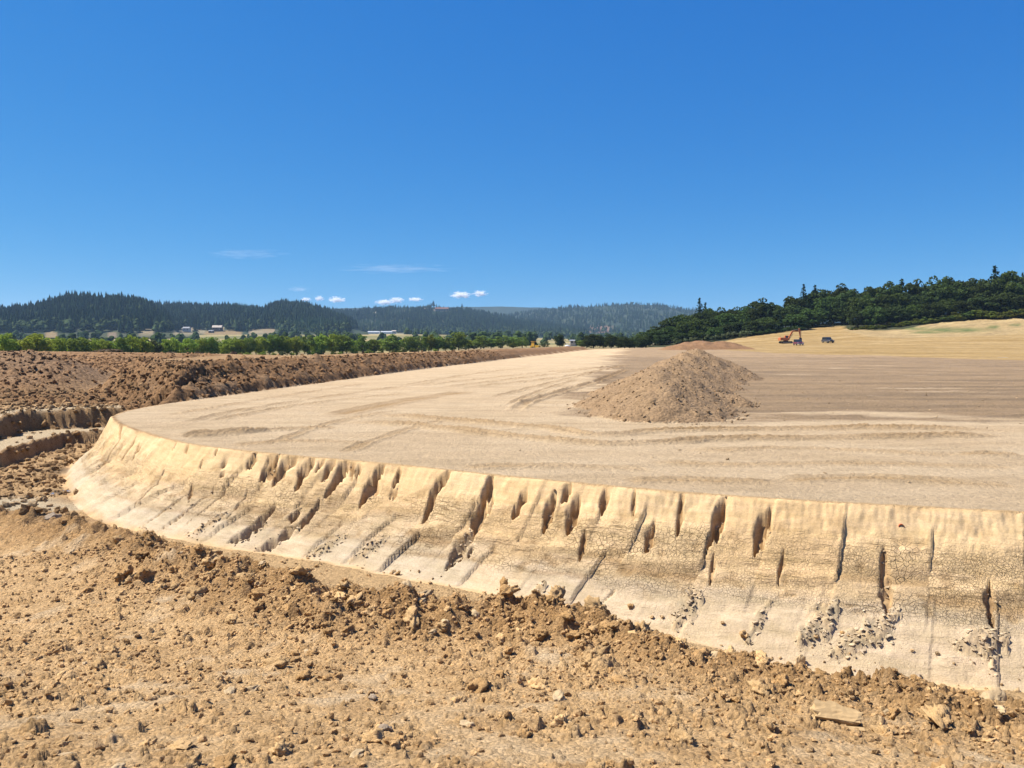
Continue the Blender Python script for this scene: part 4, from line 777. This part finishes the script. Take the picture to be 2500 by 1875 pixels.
def clod(px, py, rpx, kn, v, label=None, group=None, name='dirt_clod', sq=(1, 1, 1), sink=.25, rz=None, tilt=0):
    x, y, z = W2(px, py, GM); r = rpx * y / FPX; o = obj(name, CL[kn][v % 7], None, (x, y, z + r * .6 * sq[2] * (1 - 2 * sink)), (tilt, rc.uniform(-.2, .2), rc.uniform(0, 6.28) if rz is None else rz), (r * sq[0], r * sq[1], r * sq[2]))
    placed.append((x, y, r)); return tag(o, label, 'stone' if name == 'stone' else 'clod', group)
special = [
 (127, 1297, 20, 'g', 0, 'grey rounded boulder with a dark shadow near the left edge', 'stone', (1.1, 1, 1)), (178, 1318, 15, 'b', 1, 'brown clod just right of the grey boulder at left', 'dirt_clod', (1, 1, 1)), (300, 1428, 26, 'b', 2, 'large dark brown clod with a deep hollow beside it, left foreground', 'dirt_clod', (1.1, 1, 1)), (352, 1432, 24, 'b', 3, 'large dark clod standing right of the hollow, left foreground', 'dirt_clod', (.8, 1, 1.2)),
 (1228, 1440, 17, 'b', 4, 'upright brown clod standing like a post on the ridge, centre', 'dirt_clod', (.9, .9, 1.9)), (1455, 1562, 30, 't', 5, 'big oval tan clod with dark gaps on its left, centre right', 'dirt_clod', (1.15, .9, 1)), (1404, 1590, 22, 'b', 6, 'dark crumbly clod left below the big oval one', 'dirt_clod', (1, 1, .9)), (1362, 1712, 22, 'p', 0, 'pale flat-faced round stone in the middle foreground', 'stone', (1.1, 1, .8)), (1955, 1622, 15, 'p', 1, 'pale pointed stone on the smooth strip below the bank', 'stone', (.8, .8, 1.5)),
 (2287, 1796, 40, 't', 2, 'long tan flat rock casting a black shadow, lower right', 'dirt_clod', (1.25, .8, .7)), (2425, 1712, 32, 'p', 3, 'pale grey boulder near the right edge', 'stone', (1.2, 1, .8)), (1162, 1546, 17, 'p', 4, 'small white stone below the ridge, centre', 'stone', (1, 1, 1)), (870, 1848, 22, 'p', 5, 'pale rounded stone at the bottom edge, left of centre', 'stone', (1, 1, .8)), (940, 1786, 18, 'g', 6, 'dark grey broken stone near the bottom, left of centre', 'stone', (1, 1, 1)), (910, 1702, 15, 'g', 1, 'blue-grey stone pair on the pale flat, left of centre', 'stone', (1.2, .8, .9)),
 (440, 1820, 34, 't', 2, 'broad pale flat slab at the bottom left', 'stone', (1.2, 1, .35)), (163, 1846, 17, 'p', 3, 'thin pale tilted stone at the lower left corner', 'stone', (1.2, .7, .5)), (640, 1488, 26, 'b', 4, 'rounded brown clod among dark hollows on the ridge, left of centre', 'dirt_clod', (1, 1, .9)), (835, 1480, 24, 'b', 5, 'dark brown clod beside the tan flat gap in the ridge', 'dirt_clod', (1, 1, 1.1)), (1240, 1503, 24, 't', 6, 'tan block at the right end of a broken plate, centre', 'dirt_clod', (1.2, 1, .7)), (2240, 1655, 11, 'g', 0, 'small dark stone near the right end of the smooth strip', 'stone', (1, 1, 1)), (2010, 1700, 20, 'b', 1, 'dark clod beside a black hole at lower right', 'dirt_clod', (1, 1, 1)), (560, 1690, 20, 'p', 2, 'pale stone plate on the left slope', 'stone', (1.3, .9, .4)), (150, 1660, 20, 't', 3, 'tan plate half buried near the left edge', 'dirt_clod', (1.3, .9, .6)), (1560, 1415, 9, 'b', 4, 'lone clod on the foot of the bank, centre right', 'dirt_clod', (1, 1, 1))]
for a, b, r, kn, v, lab, nm, sq in special: clod(a, b, r, kn, v, lab, None, nm, sq)
cand = np.where(GM & (GY > 5.0) & (GY < 17) & (np.abs(GX / GY) < .72))[0]
pw = (rub[cand] ** 2.2 + .03) * ys[0] * 0 + (rub[cand] ** 2.2 + .03) * GY[cand] ** 1.1; pw /= pw.sum()
pick = np.random.default_rng(33).choice(cand, 275, replace=False, p=pw)
for j in pick:
    y = GY[j]; r = rc.choice((.05, .06, .07, .085, .10, .14)) * rc.uniform(.7, 1.1) * (1.25 if dR[j] < .9 else 1.0); kn = rc.choice('bbbbbtttttp'); x = GX[j]
    o = obj('dirt_clod', CL[kn][rc.randrange(7)], None, (x, y, Z[j] + r * .02), (rc.uniform(-.3, .3), rc.uniform(-.3, .3), rc.uniform(0, 6.28)), (r * rc.uniform(.9, 1.2), r, r * rc.uniform(.8, 1.1)))
    side_ = 'on the ridge below the bank' if dR[j] < .9 else 'on the open foreground slope'
    tag(o, '%s lying loose %s' % ({'b': 'brown crumbly dirt clod', 't': 'tan dry dirt clod', 'p': 'pale stone'}[kn], side_), 'stone' if kn == 'p' else 'clod', '%s %s' % ({'b': 'brown clods', 't': 'tan clods', 'p': 'pale stones'}[kn], side_))
UNITS = [clod_verts(700 + i, 1, .28, .8) for i in range(8)]
def rubble(name, label, sel, p, n, rlo, rhi, base, var, mat, seed):
    rg = np.random.default_rng(seed); c = np.where(sel)[0]; w = p[c]; w = w / w.sum(); k = rg.choice(c, n, p=w)
    cell = .5 * np.abs(GY[k]) * .002; x = GX[k] + rg.normal(0, 1, n) * cell; y = GY[k] + rg.normal(0, 1, n) * .02 * np.sqrt(GY[k]); z = zat(x, y); r = rlo + (rhi - rlo) * rg.uniform(0, 1, n) ** 2.6
    V = []; Fc = []; Cc = []; off = 0; ch = rg.integers(0, len(UNITS), n); col = np.array(base)[None] * (1 + var * rg.uniform(-1, 1, n))[:, None]; col = col * .75 + CLR[k] * .35
    for u, (uv, uf) in enumerate(UNITS):
        q = np.where(ch == u)[0]; a = rg.uniform(0, 6.28, len(q)); b = rg.uniform(-.7, .7, len(q)); m = len(q)
        ca, sa, cb_, sb_ = np.cos(a), np.sin(a), np.cos(b), np.sin(b); X0 = uv[None, :, 0] * cb_[:, None] + uv[None, :, 2] * sb_[:, None]; Z_ = -uv[None, :, 0] * sb_[:, None] + uv[None, :, 2] * cb_[:, None]; Y0 = np.repeat(uv[None, :, 1], m, 0)
        vx = (X0 * ca[:, None] - Y0 * sa[:, None]) * r[q][:, None] + x[q][:, None]; vy_ = (X0 * sa[:, None] + Y0 * ca[:, None]) * r[q][:, None] + y[q][:, None]; vz = Z_ * r[q][:, None] + (z[q] + r[q] * .25)[:, None]
        V.append(np.stack([vx, vy_, vz], -1).reshape(-1, 3)); Fc.append((uf[None] + (np.arange(m) * len(uv))[:, None, None] + off).reshape(-1, 3)); Cc.append(np.repeat(col[q], len(uv), 0)); off += m * len(uv)
    return tag(obj(name, mesh_np(name, np.vstack(V), np.vstack(Fc), mat, {'col': np.vstack(Cc)}, smooth=False)), label, 'rubble', kind='stuff')
inview = np.abs(GX / GY) < .80
dens = GY ** 2 * .0 + 1.0
gridw = 1.0
# sampling weight proportional to ground area of a grid node
AREA = (np.gradient(ys)[:, None] * (ys[:, None] * np.gradient(us)[None, :])).ravel()
rubble('dirt_rubble', 'small crumbs and clods strewn over the foreground slope', GM & inview & (GY > 4.5) & (GY < 17) & (left < .5), AREA * (rub ** 1.5 + .05), 13000, .010, .058, (.78, .49, .225), .4, M_ground, 41)
rubble('dirt_rubble', 'dark broken clods covering the pit floor at far left', G & inview & (left >= .5) & (GY > 12) & (GY < 45) & (SDC < np.where(ARC > 97, -1.7, -2.5)), AREA * (.2 + rub) * (1 - .95 * np.clip(bench, 0, 1)), 3200, .04, .20, (.42, .26, .12), .4, M_berm, 42)
rubble('dirt_rubble', 'broken lumps of soil all over the slope of the berm', E & inview & (GY < 125), AREA * (np.interp(np.arange(len(Z)), ei, amt) * E) ** 2 * np.where(SDP < 5, 1, .15) / (1 + GY / 80), 9000, .05, .24, (.36, .20, .09), .45, M_berm, 43)
rubble('dirt_rubble', 'loose lumps on the heap of soil and around its foot', (PILE | (PADIN & (mh > -.35) & (GX < 17))) & inview, AREA * np.where(PILE, 1, .5), 3000, .02, .10, (.44, .29, .155), .3, M_pile, 44)
UNITS = [clod_verts(760 + i, 1, .45, .42) for i in range(8)]
gw = np.zeros(len(Z)); gw[bi] = gm * np.clip(gclay, .12, 1)
rubble('dirt_rubble', 'grey broken clay crumbs in the gouges of the cut bank', (gw > .1), AREA * gw, 1700, .008, .055, (.56, .44, .29), .4, M_bank, 45)
rubble('dirt_rubble', 'scattered crumbs on the graded pad', PADIN & inview & (GY < 60) & (SDC > .3), AREA * (.15 + np.interp(np.arange(len(Z)), pi_, ms)), 1300, .015, .065, (.56, .39, .21), .3, M_pad, 46)

# ------------------------------------------------------------------ single small things on the ground
M_log = plain('weathered_wood', (.50, .34, .165), .85, var=.4, scale=9.0, spec=.3)
x, y, z = W2(2040, 1775, GM); r = .14; L = .50
bl = bmesh.new(); bmesh.ops.create_cube(bl, size=1); bmesh.ops.subdivide_edges(bl, edges=bl.edges[:], cuts=7, use_grid_fill=True)
lv = np.array([q_.co[:] for q_ in bl.verts]); lf = [tuple(w_.index for w_ in q_.verts) for q_ in bl.faces]; bl.free()
lv[:, 2] *= 1 - .35 * (lv[:, 0] + .5); lv[:, 1] *= 1 - .30 * (lv[:, 0] + .5); lv[:, 0] += .10 * np.sin(lv[:, 1] * 5 + lv[:, 2] * 3) * (lv[:, 0] > .3); lv[:, 2] -= .18 * lv[:, 1] ** 2
lv = lv * np.array([.40, .24, .19]) * (1 + .16 * n3(lv, 5, 3.0) + .08 * n3(lv, 9, 9.0))[:, None]; lv = [tuple(q_) for q_ in lv]
lg = empty('split_log', (x, y, z + .06), R(-14), 'smooth pale piece of split weathered log lying among clods at lower right', 'log')
me = bpy.data.meshes.new('log_body'); me.from_pydata(lv, [], lf); me.update(); me.materials.append(M_log); o = obj('log_body', me, lg); o.rotation_euler = (.35, .05, 0)
MB().box((.04, -.165, -.03), (.40, .05, .03), rz=.06, rx=.3).build('splinter', M_log, lg, .006)
# drain pipe end in the bank
M_or = plain('orange_plastic', (.55, .12, .05), .5, var=.1); M_dk = plain('bore_shade', (.012, .010, .009), .9)
p = W(2204, 1282, B); z = float(zat(np.array([p[0]]), np.array([p[1]]))[0]); dp = empty('drain_pipe', (p[0], p[1] + .10, z - .01), R(-14), 'short orange drain pipe end poking out of the cut bank at right', 'pipe')
bb = MB(); nseg = 20; rows = [(-.11, .046), (-.11, .038), (.25, .038), (.25, .046)]
for yy, rr in rows:
    for i in range(nseg): a = 2 * math.pi * i / nseg; bb.v.append((rr * math.cos(a), yy, rr * math.sin(a)))
for j in range(4):
    for i in range(nseg): q = (i + 1) % nseg; jj = (j + 1) % 4; bb.f.append((j * nseg + i, j * nseg + q, jj * nseg + q, jj * nseg + i))
bb.build('pipe_wall', M_or, dp); MB().cyl((0, .0, 0), (0, .2, 0), .0378, 20).build('bore_shade', M_dk, dp)  # near-black solid plug fills the tube, painted shade for its hollow inside
# puddle on the pit floor
mw, nt, P, out = nmat('puddle_water'); P.inputs['Base Color'].default_value = (.16, .12, .085, 1); P.inputs['Roughness'].default_value = .12; P.inputs['IOR'].default_value = 1.33
x, y, z = W2(143, 1206, G); pv = [(x + .20 * math.cos(a) * (1 + .3 * math.sin(3 * a)), y + .45 * math.sin(a) * (1 + .25 * math.cos(2 * a))) for a in np.linspace(0, 6.28, 28)[:-1]]
zz_ = np.median(zat(np.array([q[0] for q in pv]), np.array([q[1] for q in pv]))) + .05
me = bpy.data.meshes.new('puddle'); me.from_pydata([(a, b, zz_) for a, b in pv], [], [tuple(range(len(pv)))]); me.update(); me.materials.append(mw); tag(obj('puddle', me), kind='structure')
# low orange-brown spoil pile at the field end
pg = np.linspace(-1, 1, 70); gx_, gy_ = np.meshgrid(pg * 13, pg * 6); X0, Y0 = 48.0, 188.0
hz = 2.1 * np.clip(1 - (np.abs(gx_) / 12) ** 2.2, 0, 1) * np.clip(1 - (np.abs(gy_) / 5.4) ** 1.6, 0, 1) * (1 + .35 * fbm(gx_ * .35, gy_ * .35, 250)) + .35 * bumps(gx_, gy_, .9, np.full(gx_.shape, .5), .2, .46, .8, 251) * (np.abs(gy_) < 5.4) - .15
zb_ = zfar(gx_.ravel() + X0, gy_.ravel() + Y0); vv = np.c_[gx_.ravel() + X0, gy_.ravel() + Y0, zb_ + hz.ravel()]; q = np.arange(gx_.size).reshape(gx_.shape)
cc = mixn(np.tile((.38, .215, .11), (gx_.size, 1)), (.29, .165, .085), np.clip(.4 + fbm(gx_ * .6, gy_ * .6, 252).ravel(), 0, 1))
tag(obj('dirt_pile', mesh_np('dirt_pile', vv, np.stack([q[:-1, :-1], q[:-1, 1:], q[1:, 1:], q[1:, :-1]], -1).reshape(-1, 4), M_pile, {'col': cc})), 'low reddish pile of spoil between the berm end and the stubble field', 'dirt pile')

# ------------------------------------------------------------------ machines and cars (built at full size, x = forward)
M_org = plain('excavator_orange', (.62, .17, .05), .5, var=.12, scale=1.5, dirt=(.35, .22, .12)); M_blk = plain('dark_steel', (.035, .032, .03), .7, var=.3); M_gls = plain('machine_glass', (.03, .04, .05), .12, var=.1, spec=.6); M_stl = plain('bare_steel', (.28, .25, .22), .5, .3, var=.3)
M_yel = plain('machine_yellow', (.72, .40, .03), .5, var=.1, scale=1.5, dirt=(.40, .26, .12)); M_wht = plain('machine_white', (.74, .74, .72), .45, var=.06); M_mar = plain('car_maroon', (.17, .03, .06), .3, var=.1); M_gry = plain('car_grey', (.075, .075, .085), .35, var=.1); M_lmp = plain('headlamp', (.75, .75, .72), .2, var=.05); M_rub = plain('tyre', (.02, .02, .02), .85)
def track(parent, yo, L, h, w):
    pts = []; r = h / 2
    for i in range(9): a = math.pi / 2 + math.pi * i / 8; pts.append((-L / 2 + r + r * math.cos(a), r + r * math.sin(a)))
    for i in range(9): a = -math.pi / 2 + math.pi * i / 8; pts.append((L / 2 - r + r * math.cos(a), r + r * math.sin(a)))
    t = MB().prism(pts, yo - w / 2, yo + w / 2).build('track', M_blk, parent)
    b = MB(); b.box((0, yo - (w / 2 + .02), r), (L - 1.1 * h, .05, h * .42)); b.box((0, yo + (w / 2 + .02), r), (L - 1.1 * h, .05, h * .42)); b.build('track_frame', M_stl, t)
    b = MB()
    for i in range(int(L / .28)): b.box((-L / 2 + .3 + i * .28, yo, h + .02), (.10, w, .05))
    b.build('grouser', M_blk, t)
Xe, Ye, _ = at_Y(1918, 840, 250); ze = float(zfar(Xe, Ye)[0])
ex = empty('excavator', (Xe, Ye, ze), R(3), 'orange tracked excavator with raised boom on the stubble field', 'excavator')
ex.scale = (.86, .86, .86); track(ex, -1.15, 4.3, .85, .6); track(ex, 1.15, 4.3, .85, .6)
MB().box((0, 0, .62), (2.2, 1.8, .5)).box((0, 0, 1.0), (1.3, 1.3, .3)).build('undercarriage', M_blk, ex)
hb = MB().box((-.75, 0, 1.62), (3.4, 2.5, .95)).box((-2.1, 0, 1.65), (.9, 2.6, 1.05)).build('upper_body', M_org, ex, .08); MB().box((-1.4, .2, 2.2), (1.6, 1.5, .22)).build('engine_hood', M_org, hb, .05); MB().cyl((-1.9, .7, 2.2), (-1.9, .7, 2.75), .07).build('exhaust', M_blk, hb)
cb_ = MB().box((.55, .75, 2.25), (1.5, .95, 1.55), taper=(.88, .94)).build('cab', M_org, ex, .05); MB().box((.70, .75, 2.42), (1.32, 1.0, .95), taper=(.86, .96)).build('cab_window', M_gls, cb_)
bm_ = MB().prism([(.7, 1.7), (1.1, 1.6), (2.55, 4.15), (2.9, 4.5), (5.3, 4.45), (5.35, 4.75), (2.75, 4.95), (2.1, 4.55)], -.28, .18).build('boom', M_org, ex, .03)
MB().cyl((1.3, -.05, 1.5), (2.6, -.05, 3.5), .09).build('boom_cylinder', M_stl, bm_); MB().cyl((2.6, -.05, 5.05), (5.0, -.05, 5.45), .08).build('stick_cylinder', M_stl, bm_)
stk = MB().prism([(4.95, 5.75), (5.3, 5.85), (5.65, 4.9), (5.75, 2.2), (5.5, 2.15), (5.1, 4.4)], -.22, .12).build('stick', M_org, ex, .03); MB().cyl((5.9, -.05, 4.9), (5.95, -.05, 2.6), .07).build('bucket_cylinder', M_stl, stk)
MB().prism([(5.4, 2.25), (5.85, 2.25), (6.15, 1.7), (6.0, 1.1), (5.4, .85), (4.95, 1.15), (5.3, 1.35), (5.45, 1.7)], -.6, .5).build('bucket', M_blk, ex, .02)
def car(name, x, y, z, rz, paint, label, tall, wid):
    c = empty(name, (x, y, z), rz, label, 'car'); w = wid / 2; h = tall
    bo = MB().prism([(-2.3, .35), (-2.3, .95), (-2.2, h * .56), (.95, h * .56), (2.05, h * .50), (2.35, h * .42), (2.35, .35)], -w, w).build('body', paint, c, .06)
    MB().prism([(-2.2, h * .55), (-2.0, h * .96), (-1.7, h), (.1, h), (.4, h * .97), (1.05, h * .55)], -w * .86, w * .86).build('cabin', M_gls, bo, .05)
    MB().box((-.85, 0, h + .01), (1.9, wid * .80, .06)).build('roof', paint, bo, .03)
    for s_ in (-1, 1):
        MB().box((2.33, s_ * w * .72, h * .42), (.08, .34, .16)).build('headlight', M_lmp, c, .02); MB().box((.75, s_ * (w + .10), h * .60), (.12, .2, .14)).build('mirror', M_blk, c, .02); MB().box((-2.31, s_ * w * .8, h * .5), (.06, .16, .3)).build('tail_light', plain('tail_red', (.35, .02, .02), .3), c, .02)
        for xx in (-1.4, 1.45):
            wh = MB().cyl((xx, s_ * (w - .22), .36), (xx, s_ * (w + .02), .36), .36, 18).build('tyre', M_rub, c); MB().cyl((xx, s_ * (w + .0), .36), (xx, s_ * (w + .035), .36), .2, 12).build('rim', M_stl, wh)
    MB().box((2.36, 0, .42), (.12, wid * .92, .2)).build('bumper', M_wht if paint is M_mar else M_blk, c, .03); MB().box((2.37, 0, h * .42), (.05, wid * .4, .16)).build('grille', M_blk, c); return c
Xc, Yc, _ = at_Y(1949, 838, 226); car('parked_car', Xc, Yc, float(zfar(Xc, Yc)[0]), R(-96), M_mar, 'maroon car with pale bumper parked beside the orange excavator', 1.75, 2.0)
Xc, Yc, _ = at_Y(2021, 832, 243); car('parked_car', Xc, Yc, float(zfar(Xc, Yc)[0]), R(-84), M_gry, 'dark grey car parked alone on the stubble, right of the excavator', 1.8, 1.95)
Xd, Yd, _ = at_Y(1307, 850, 262); zd = float(zfar(Xd, Yd)[0]); dz = empty('bulldozer', (Xd, Yd, zd), R(-38), 'yellow bulldozer with square cab behind the berm', 'bulldozer')
track(dz, -.95, 3.2, .95, .5); track(dz, .95, 3.2, .95, .5); MB().box((.9, 0, 1.25), (1.9, 1.2, .95)).build('hood', M_yel, dz, .06); cbz = MB().box((-.6, 0, 2.15), (1.35, 1.5, 1.75), taper=(.9, .9)).build('cab', M_yel, dz, .06); MB().box((-.55, 0, 2.45), (1.40, 1.2, .8), taper=(.9, .95)).build('cab_window', M_gls, cbz); MB().box((-.6, 0, 3.08), (1.6, 1.75, .12)).build('cab_roof', M_yel, cbz, .03)
MB().box((-1.5, 0, 1.2), (.7, 1.3, .9)).build('fuel_tank', M_yel, dz, .05); MB().prism([(2.2, .15), (2.35, .15), (2.55, .6), (2.4, 1.25), (2.25, 1.25), (2.38, .6)], -1.6, 1.6).build('blade', M_yel, dz); MB().box((1.3, -1.25, .55), (2.0, .16, .22)).box((1.3, 1.25, .55), (2.0, .16, .22)).build('push_arm', M_yel, dz); MB().cyl((.9, .3, 1.7), (.9, .3, 2.4), .06).build('exhaust', M_blk, dz)
Xw, Yw, _ = at_Y(1386, 850, 262); zw = float(zfar(Xw, Yw)[0]); tr = empty('white_tractor', (Xw, Yw, zw), R(-110), 'white rounded machine with flat canopy behind the far berm', 'tractor'); tr.scale = (.82, .82, .82)
v, f = ico(3); v = v * np.array([1.5, 1.15, .85]) + np.array([.55, 0, 1.55]); obj('hood', mesh_np('hood', v, f, M_wht), tr); MB().box((-.9, 0, 1.2), (1.6, 1.6, .7)).build('chassis', M_blk, tr, .05); cp_ = MB().box((-.9, 0, 2.95), (1.7, 1.9, .12)).build('canopy', M_wht, tr, .03)
for xx, yy in ((-1.6, -.8), (-1.6, .8), (-.2, -.8), (-.2, .8)): MB().cyl((xx, yy, 1.5), (xx, yy, 2.92), .05, 8).build('canopy_post', M_blk, tr)
for xx, rr in ((-1.1, .75), (1.25, .6)):
    for s_ in (-1, 1): MB().cyl((xx, s_ * .85, rr), (xx, s_ * 1.3, rr), rr, 20).build('wheel', M_rub, tr)
# ------------------------------------------------------------------ houses and farm buildings far off
W_cr = plain('wall_cream', (.55, .48, .38), .85, scale=1.0); W_wh = plain('wall_white', (.72, .71, .68), .8, scale=1.0); W_br = plain('wall_brown', (.20, .13, .09), .85, scale=1.0); W_tn = plain('wall_tan', (.55, .36, .22), .85, scale=1.0); R_cr = plain('roof_cream', (.52, .44, .36), .8, scale=1.0); R_gr = plain('roof_grey', (.26, .27, .30), .7, scale=1.0); R_rd = plain('roof_red', (.36, .15, .09), .8, scale=1.0); R_bl = plain('roof_blue_grey', (.16, .19, .24), .6, scale=1.0); W_win = plain('window_dark', (.03, .035, .045), .2, var=.05); W_gh = plain('greenhouse_film', (.82, .84, .85), .4, var=.03, scale=1.0)
def house(name, px, py, Y, wpx, dep, hw, hr, wm, rm, label, cat='house', rz=0, chim=False, over=.5):
    x, _, z = at_Y(px, py, Y); w = wpx / FPX * Y; e = empty(name, (x, Y, z), R(rz), label, cat)
    wl_ = MB().box((0, 0, hw / 2 - 1.5), (w, dep, hw + 3)).build('wall', wm, e); rf = MB().prism([(-w / 2 - over, 0), (-w / 2 - over, .25), (w / 2 + over, .25), (w / 2 + over, 0)], 0, 0)
    b = MB(); d2 = dep / 2 + over; W2_ = w / 2 + over
    b.v = [(-W2_, -d2, hw), (W2_, -d2, hw), (W2_, d2, hw), (-W2_, d2, hw), (-W2_, 0, hw + hr), (W2_, 0, hw + hr)]; b.f = [(0, 1, 5, 4), (2, 3, 4, 5), (0, 4, 3), (1, 2, 5), (3, 2, 1, 0)]; r_ = b.build('roof', rm, e)
    if chim: MB().box((w * .1, 0, hw + hr + .3), (1.0, .9, 1.4)).build('chimney', wm, r_)
    nw = max(2, int(w / 4.5))
    for i in range(nw): MB().box((-w / 2 + w * (i + .5) / nw, -dep / 2 - .03, hw * .52), (1.6, .08, 1.4)).build('window', W_win, e)
    MB().box((w * .28, -dep / 2 - .04, 1.0), (1.1, .08, 2.1)).build('door', W_br if wm is not W_br else W_wh, e); return e
house('farm_house', 531, 805, 1440, 22, 11, 4.2, 4.2, W_br, R_cr, 'long cream-roofed brown house in front of the dark forest', rz=6, chim=True); house('farm_house', 456, 806, 1425, 16, 9, 3.6, 2.6, W_wh, R_gr, 'white house with grey roof left of the tall dark conifer'); house('shed', 516, 811, 1415, 11, 6, 2.6, 1.2, W_br, R_gr, 'small dark shed below the cream-roofed house', 'shed')
house('farm_house', 120, 818, 1175, 17, 9, 3.2, 2.2, W_cr, R_gr, 'grey-roofed house low at the far left behind the trees'); house('farm_house', 271, 821, 1170, 15, 9, 3.2, 2.4, W_br, R_rd, 'brown-roofed house at the foot of the near hill'); house('farm_house', 358, 815, 1345, 17, 9, 3.4, 2.4, W_cr, R_cr, 'beige house at the right foot of the near hill')
house('barn', 831, 809, 2070, 26, 16, 6, 4, W_br, R_bl, 'blue-grey roofed barn below the reddish bare field', 'barn'); house('shed', 962, 812, 2058, 10, 8, 4, 2.2, W_cr, R_cr, 'small pale shed right of the greenhouses', 'shed'); house('villa', 1079, 758, 2825, 32, 16, 7, 3.5, W_tn, R_rd, 'wide tan villa with red roof on the ridge top', 'house'); house('farm_house', 1042, 757, 2815, 10, 10, 4.5, 3, W_tn, R_cr, 'small tan house on the ridge left of the villa'); house('farm_house', 917, 767, 2700, 9, 10, 5, 3, W_wh, R_cr, 'tiny white house up on the wooded ridge'); house('shed', 1400, 838, 640, 17, 7, 2.0, 1.0, W_cr, R_gr, 'low grey building in the valley behind the white machine', 'shed')
for i, px in enumerate((913, 945)):
    x, _, z = at_Y(px, 814, 2055); w = 27 / FPX * 2055; g = empty('greenhouse', (x, 2055, z), 0, '%s of two long white greenhouses at the foot of the ridge' % ('left one', 'right one')[i], 'greenhouse', 'white greenhouses')
    b = MB()
    for k in range(3):
        pts = [(8 * math.cos(a) * .45, 4.2 * math.sin(a)) for a in np.linspace(0, math.pi, 12)]; n0 = len(b.v)
        for yy in (-w / 2, w / 2): b.v += [(yy, p_[0] + (k - 1) * 7.4, 1.8 + p_[1]) for p_ in pts]
        for j in range(11): b.f.append((n0 + j, n0 + j + 1, n0 + 12 + j + 1, n0 + 12 + j))
        b.f.append(tuple(n0 + j for j in range(12))); b.f.append(tuple(n0 + 12 + j for j in range(11, -1, -1)))
    b.build('film_roof', W_gh, g); MB().box((0, 0, .4), (w * .99, 21, 3.0)).build('wall', W_gh, g)
# ------------------------------------------------------------------ clouds low over the hills, and the air itself
mc, nt, P, out = nmat('cloud'); nt.nodes.remove(P); n = N(nt); tc = n('ShaderNodeTexCoord').outputs['Object']
nz_ = n('ShaderNodeTexNoise', {'Vector': tc, 'Scale': 2.6, 'Detail': 6.0, 'Roughness': .62}).outputs[0]; ln_ = n('ShaderNodeVectorMath', {0: tc}, operation='LENGTH').outputs['Value']
dn = n.math('SUBTRACT', n.math('MULTIPLY_ADD', nz_, 3.6, -1.15), n.math('MULTIPLY', ln_, 1.0)); oc = n('ShaderNodeAttribute', attribute_type='OBJECT', attribute_name='thick').outputs['Fac']
pv_ = n('ShaderNodeVolumePrincipled', {'Color': (.97, .975, 1, 1), 'Density': n.math('MULTIPLY', n.math('MAXIMUM', dn, 0.0), oc), 'Anisotropy': .2}); nt.links.new(pv_.outputs[0], out.inputs['Volume'])
cv, cf = ico(3); nt.links.new(n('ShaderNodeVectorMath', {0: tc, 1: n('ShaderNodeVectorMath', {0: n('ShaderNodeObjectInfo').outputs['Location'], 'Scale': .013}, operation='SCALE').outputs[0]}, operation='ADD').outputs[0], nz_.node.inputs['Vector'])
for i, (px, py, w, h, D, th_, lab) in enumerate(((747, 731, 30, 13, 15000, .08, 'small white cloud low at left, first in the line'), (779, 729, 28, 17, 15000, .09, 'round white cloud second in the line above the hills'), (822, 732, 48, 18, 15000, .09, 'flat-bottomed white cloud third in the line'), (938, 738, 52, 17, 15200, .08, 'white cloud partly behind the long ridge'), (968, 733, 42, 17, 15000, .09, 'white cloud touching the ridge, right of its neighbour'), (1014, 731, 44, 13, 15200, .07, 'thin white cloud above the ridge top'), (1124, 720, 58, 20, 14800, .09, 'larger white cloud above the far ridge'), (1172, 717, 44, 19, 14800, .08, 'white cloud adjoining the larger one on its right'), (730, 706, 70, 16, 16000, .003, 'faint wisp above the small clouds'), (600, 620, 230, 26, 17000, .0005, 'long faint cirrus streak at upper left'), (960, 656, 330, 22, 17000, .0006, 'long faint cirrus streak above the centre'))):
    x, _, z = at_Y(px, py, D); o = obj('cloud', mesh_np('cloud', cv, cf, mc), None, (x, D, z), None, (w / 2 / FPX * D, w / 2 / FPX * D * .6, h / 2 / FPX * D)); o['thick'] = th_; tag(o, lab, 'cloud', 'clouds low over the hills')
mh_, nt, P, out = nmat('haze'); nt.nodes.remove(P); n = N(nt); pv_ = n('ShaderNodeVolumePrincipled', {'Color': (.42, .66, 1.0, 1), 'Density': 6.2e-5, 'Anisotropy': .1}); nt.links.new(pv_.outputs[0], out.inputs['Volume'])
hz_ = MB().box((0, 4550, 124), (26000, 10500, 265)).build('haze', mh_); tag(hz_, kind='stuff')
print('TRIS', sum(len(m.polygons) * 2 for m in bpy.data.meshes))
